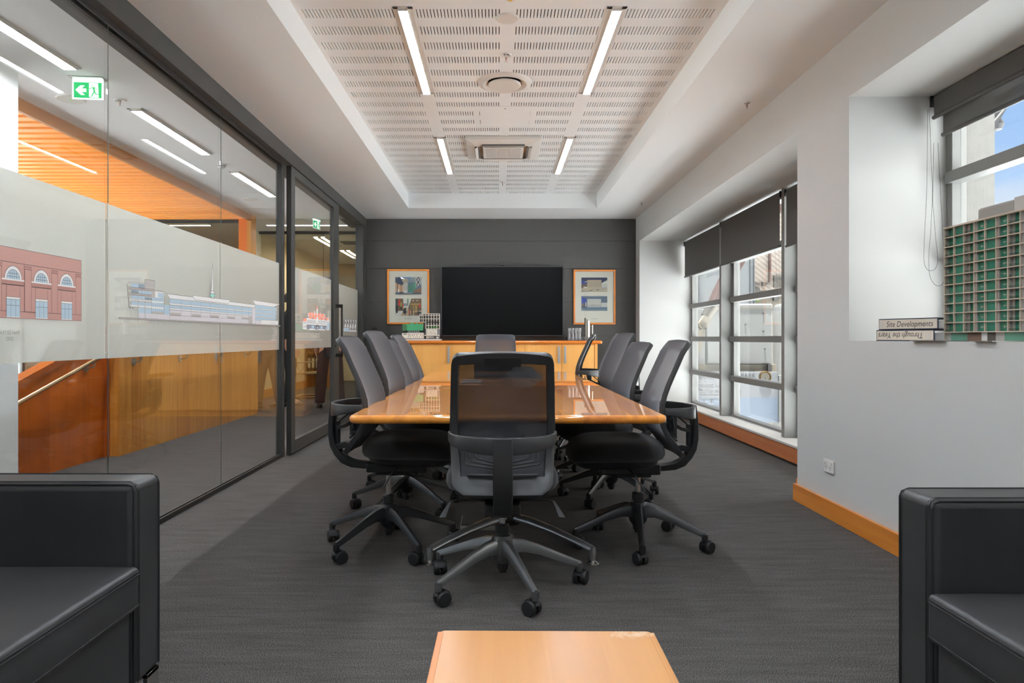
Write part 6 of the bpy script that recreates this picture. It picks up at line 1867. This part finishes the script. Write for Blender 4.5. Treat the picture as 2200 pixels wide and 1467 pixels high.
# sign boards
Ys = 13.2
def sbox(m2, u0, v0, u1, v1, d0, d1, mi=0):
    p0, p1 = P6(u0, v0, Ys), P6(u1, v1, Ys); m2.box(p0.x, p1.x, Ys + d0, Ys + d1, p1.z, p0.z, mi)
t = thing('sign_board', 'large white and pale blue sign board with company names outside the long window', 'sign board', (0, 0, 0))
m_ = MB(); sbox(m_, -140, 975, 668, 1356, 0, 0.06); build('board', m_, omat('sign_white', (200, 202, 206), 0.5), t)
m_ = MB(); sbox(m_, 258, 1165, 667, 1352, -0.003, 0); sbox(m_, 79, 1186, 250, 1243, -0.003, 0); build('blue_panel', m_, OBLUE, t)
m_ = MB(); sbox(m_, 79, 1174, 222, 1178, -0.005, 0); sbox(m_, 79, 1245, 224, 1249, -0.005, 0); build('blue_line', m_, OBLUE2, t)
m_ = MB(); sbox(m_, 668, 1000, 712, 1358, -0.05, 0.06); build('end_post', m_, OW, t)
m_ = MB()
for p_ in [(x, -3.2) for x in (3.6, 5.2)]: m_.box(p_[0], p_[0] + 0.1, Ys + 0.06, Ys + 0.16, -3.2, P6(0, 1350, Ys).z + 0.5)
build('post', m_, OW, t)
def stxt(s, u, v, size, m2, sx=1.0):
    p_ = P6(u, v, Ys); solid_text('lettering', s, size, m2, (p_.x, Ys - 0.006, p_.z), (1, 0, 0), (0, 0, 1), t, sx=sx, depth=0.001)
stxt('F. PARK', 345, 1020, 0.125, OTX, 0.95); stxt('EXTERIOR', -10, 1026, 0.125, OTX, 0.95)
stxt('Government Life', -60, 1090, 0.135, OTX2, 0.9); stxt('representatives', -26, 1112, 0.048, OTX2, 1.1); stxt('COOK HOGG & CO', 79, 1134, 0.078, OTX2, 1.15); stxt('management services', 79, 1148, 0.032, OTX2, 1.3)
stxt('L.T.', 105, 1211, 0.115, OTX, 1.4); stxt('Guinness', 103, 1239, 0.098, OTX, 1.12)
p_ = P6(571, 1012, Ys)
t = thing('round_plate', 'round brass plate on the sign board outside the long window', 'plate', (p_.x, Ys - 0.012, p_.z))
build('ring', MB().lathe([(0.085, 0.0), (0.10, -0.02), (0.118, -0.01), (0.118, 0.01)], n=32, axis='Y'), omat('brass', (176, 140, 80), 0.4, metal=0.8), t, smooth=True)
build('disc', MB().lathe([(0.0, -0.004), (0.086, -0.004), (0.086, 0.01)], n=32, axis='Y'), OB, t); build('pointer', MB().box(-0.008, 0.008, -0.012, 0, -0.07, 0.0), BLACKPL, t)
# crane jib in front
Yc = 12.4
t = thing('crane_arm', 'rust-painted crane arm with steel pin joint reaching down outside the long window', 'crane arm', (P6(110, 615, Yc).x, Yc, P6(110, 615, Yc).z))
def lc(u, v, d=0.0): p_ = P6(u, v, Yc) - t.location; return (p_.x, d, p_.z)
arm_pts = [(760, -330), (520, 60), (440, 130), (355, 268), (252, 395), (200, 470), (165, 470), (185, 425), (215, 355), (262, 262), (340, 160), (430, 0), (640, -340)]
m_ = MB(); m_.prism([lc(*q_) for q_ in arm_pts], (0, 0.30, 0)); build('painted_arm', m_, ORU, t, bevel=0.02)
mx0 = 5.84 - t.location.x
m_ = MB(); m_.prism([lc(640, -340), lc(760, -330), (mx0 + 0.15, 0, 2.75), (mx0 + 0.15, 0, 3.15), lc(660, -460)], (0, 0.30, 0)); m_.box(mx0 - 0.15, mx0 + 0.15, 0.02, 0.28, -3.2 - t.location.z, 3.0)
build('mast', m_, ORU, t)
build('steel_sleeve', MB().tube([lc(205, 470, 0.15), lc(146, 560, 0.15)], 0.105, 24), omat('worn_steel', (196, 186, 168), 0.35, metal=0.8), t, smooth=True)
m_ = MB(); m_.prism([lc(118, 548), lc(172, 580), lc(128, 655)] + [lc(110 + 34 * math.cos(a_), 620 + 34 * math.sin(a_)) for a_ in [PI * (0.45 + 0.16 * i) for i in range(6)]], (0, 0.12, 0)); build('pin_plate', m_, OB, t)
build('pin', MB().cyl(lc(112, 622, -0.05), lc(112, 622, 0.14), 0.045, 20).cyl(lc(112, 622, -0.06), lc(112, 622, 0.0), 0.02, 14), omat('worn_steel'), t, smooth=True)
m_ = MB(); m_.prism([lc(75, 660), lc(132, 640), lc(110, 720), lc(95, 800), lc(74, 840), lc(40, 840), lc(45, 740)], (0, 0.16, 0)); build('lower_link', m_, OB, t)
# sheds and buildings behind
t = thing('grey_shed', 'pale grey clad shed wall behind the crane arm outside the long window', 'building', (0, 0, -3.2))
p0 = P6(-160, 0, 17); p1 = P6(493, 0, 17)
m_ = MB(); m_.box(p0.x, p1.x, 17, 22, 0, 7.5); build('wall', m_, OG, t)
m_ = MB()
for u in (72, 460, 488): x_ = P6(u, 0, 17).x; m_.box(x_ - 0.012, x_ + 0.012, 16.97, 17.0, 0, 7.5)
build('corner_flashing', m_, omat('flashing', (150, 158, 164), 0.6), t)
def corrug():
    m, N, L = nt('outside_corrugated')
    o = N.new('ShaderNodeOutputMaterial'); b = N.new('ShaderNodeBsdfPrincipled'); L.new(b.outputs[0], o.inputs[0]); b.inputs['Roughness'].default_value = 0.6
    tc = N.new('ShaderNodeTexCoord'); w_ = N.new('ShaderNodeTexWave'); w_.wave_type = 'BANDS'; w_.bands_direction = 'X'; w_.inputs['Scale'].default_value = 2.2
    mp = N.new('ShaderNodeMapping'); mp.inputs['Rotation'].default_value = (0, 0.9, 0); L.new(tc.outputs['Object'], mp.inputs[0]); L.new(mp.outputs[0], w_.inputs[0])
    mx = N.new('ShaderNodeMix'); mx.data_type = 'RGBA'; mx.inputs[6].default_value = lin((106, 98, 90)); mx.inputs[7].default_value = lin((86, 76, 68))
    L.new(w_.outputs['Fac'], mx.inputs[0]); L.new(mx.outputs[2], b.inputs['Base Color'])
    return m
t = thing('apartment_building', 'beige ribbed building beyond the grey shed outside the long window', 'building', (0, 0, -3.2))
Yb = 25
x0, x1 = P6(420, 0, Yb).x, P6(1400, 0, Yb).x
m_ = MB(); m_.box(x0, x1, Yb, Yb + 8, 0, P6(0, 300, Yb).z + 3.2 - 0.3); build('lower_wall', m_, omat('outside_taupe', (188, 170, 146), 0.7), t)
m_ = MB(); m_.box(x0, x1, Yb - 0.1, Yb + 8, P6(0, 300, Yb).z + 3.2 - 0.3, 13); build('ribbed_wall', m_, corrug(), t)
m_ = MB()
for u0, v0, u1, v1 in ((497, 306, 540, 316), (552, 300, 580, 330), (585, 306, 612, 316), (495, 345, 535, 372), (640, 250, 712, 340), (640, 405, 680, 440)):
    a_, c_ = P6(u0, v0, Yb - 0.2), P6(u1, v1, Yb - 0.2); m_.box(a_.x, c_.x, Yb - 0.2, Yb - 0.05, c_.z + 3.2, a_.z + 3.2)
build('window_band', m_, omat('outside_dark_window', (112, 104, 92), 0.4), t)
m_ = MB(); a_, c_ = P6(600, 60, Yb - 0.15), P6(614, 300, Yb - 0.15); m_.box(a_.x, c_.x, Yb - 0.2, Yb - 0.05, c_.z + 3.2, a_.z + 3.2); build('downpipe', m_, ORU, t)
a_, c_ = P6(500, 428, 24.5), P6(535, 446, 24.5)
t = thing('shop_sign', 'small green and yellow sign on the beige building outside', 'sign board', (a_.x, 24.5, c_.z))
build('panel', MB().box(0, c_.x - a_.x, 0, 0.5, 0, a_.z - c_.z), omat('sign_green', (90, 150, 90), 0.5), t); build('yellow_face', MB().box(0.12, c_.x - a_.x - 0.12, -0.02, 0.0, 0.08, a_.z - c_.z - 0.06), omat('sign_yellow', (226, 196, 90), 0.5), t)
a_, c_ = P6(632, 606, 58), P6(668, 700, 58)
t = thing('van', 'small blue and white van far off beside the white steel box outside', 'van', ((a_.x + c_.x) / 2 + 0.3, 58, -3.2))
hz_ = c_.z + 3.2; hw2 = 1.1; hh_ = a_.z - c_.z
build('body', MB().box(-hw2, hw2, -1, 1, hz_, hz_ + hh_ * 0.5), omat('van_white', (210, 212, 216), 0.3), t, bevel=0.1)
build('cabin_glass', MB().box(-hw2 + 0.1, hw2 - 0.1, -0.95, 0.95, hz_ + hh_ * 0.5, hz_ + hh_), omat('van_blue', (70, 90, 130), 0.2), t, bevel=0.1)
build('ramp_deck', MB().box(-hw2 - 1, hw2 + 1, -1.5, 1.5, 0, hz_), OB, t)
# eave of the neighbouring roof seen in the near window
t = thing('roof_gutter', 'dark grey eave corner with round lamp beyond the white pier outside the near window', 'roof eave', (0, 0, 0))
Ye = 5.4
def pe(u, v, d=0): p_ = at(2000 + u / 4.89, 180 + v / 4.89, Ye + d); return (p_.x, Ye + d, p_.z)
m_ = MB(); m_.prism([pe(560, 250), pe(560, 620), pe(632, 575), pe(715, 395), pe(800, 250), pe(905, 60), pe(800, -40)], (0, 0.5, 0)); build('fascia', m_, omat('roof_dark', (58, 61, 68), 0.5), t)
m_ = MB(); m_.tube([pe(640, 420, -0.02), pe(790, 240, -0.02), pe(900, 60, -0.02)], 0.008, 6); build('gutter_lip', m_, BLACKMETAL, t)
build('lamp', MB().lathe([(0.0, -0.055), (0.04, -0.04), (0.055, 0.0), (0.04, 0.04), (0.0, 0.055)], c=pe(685, 430, 0.1), n=18), omat('roof_dark'), t, smooth=True)
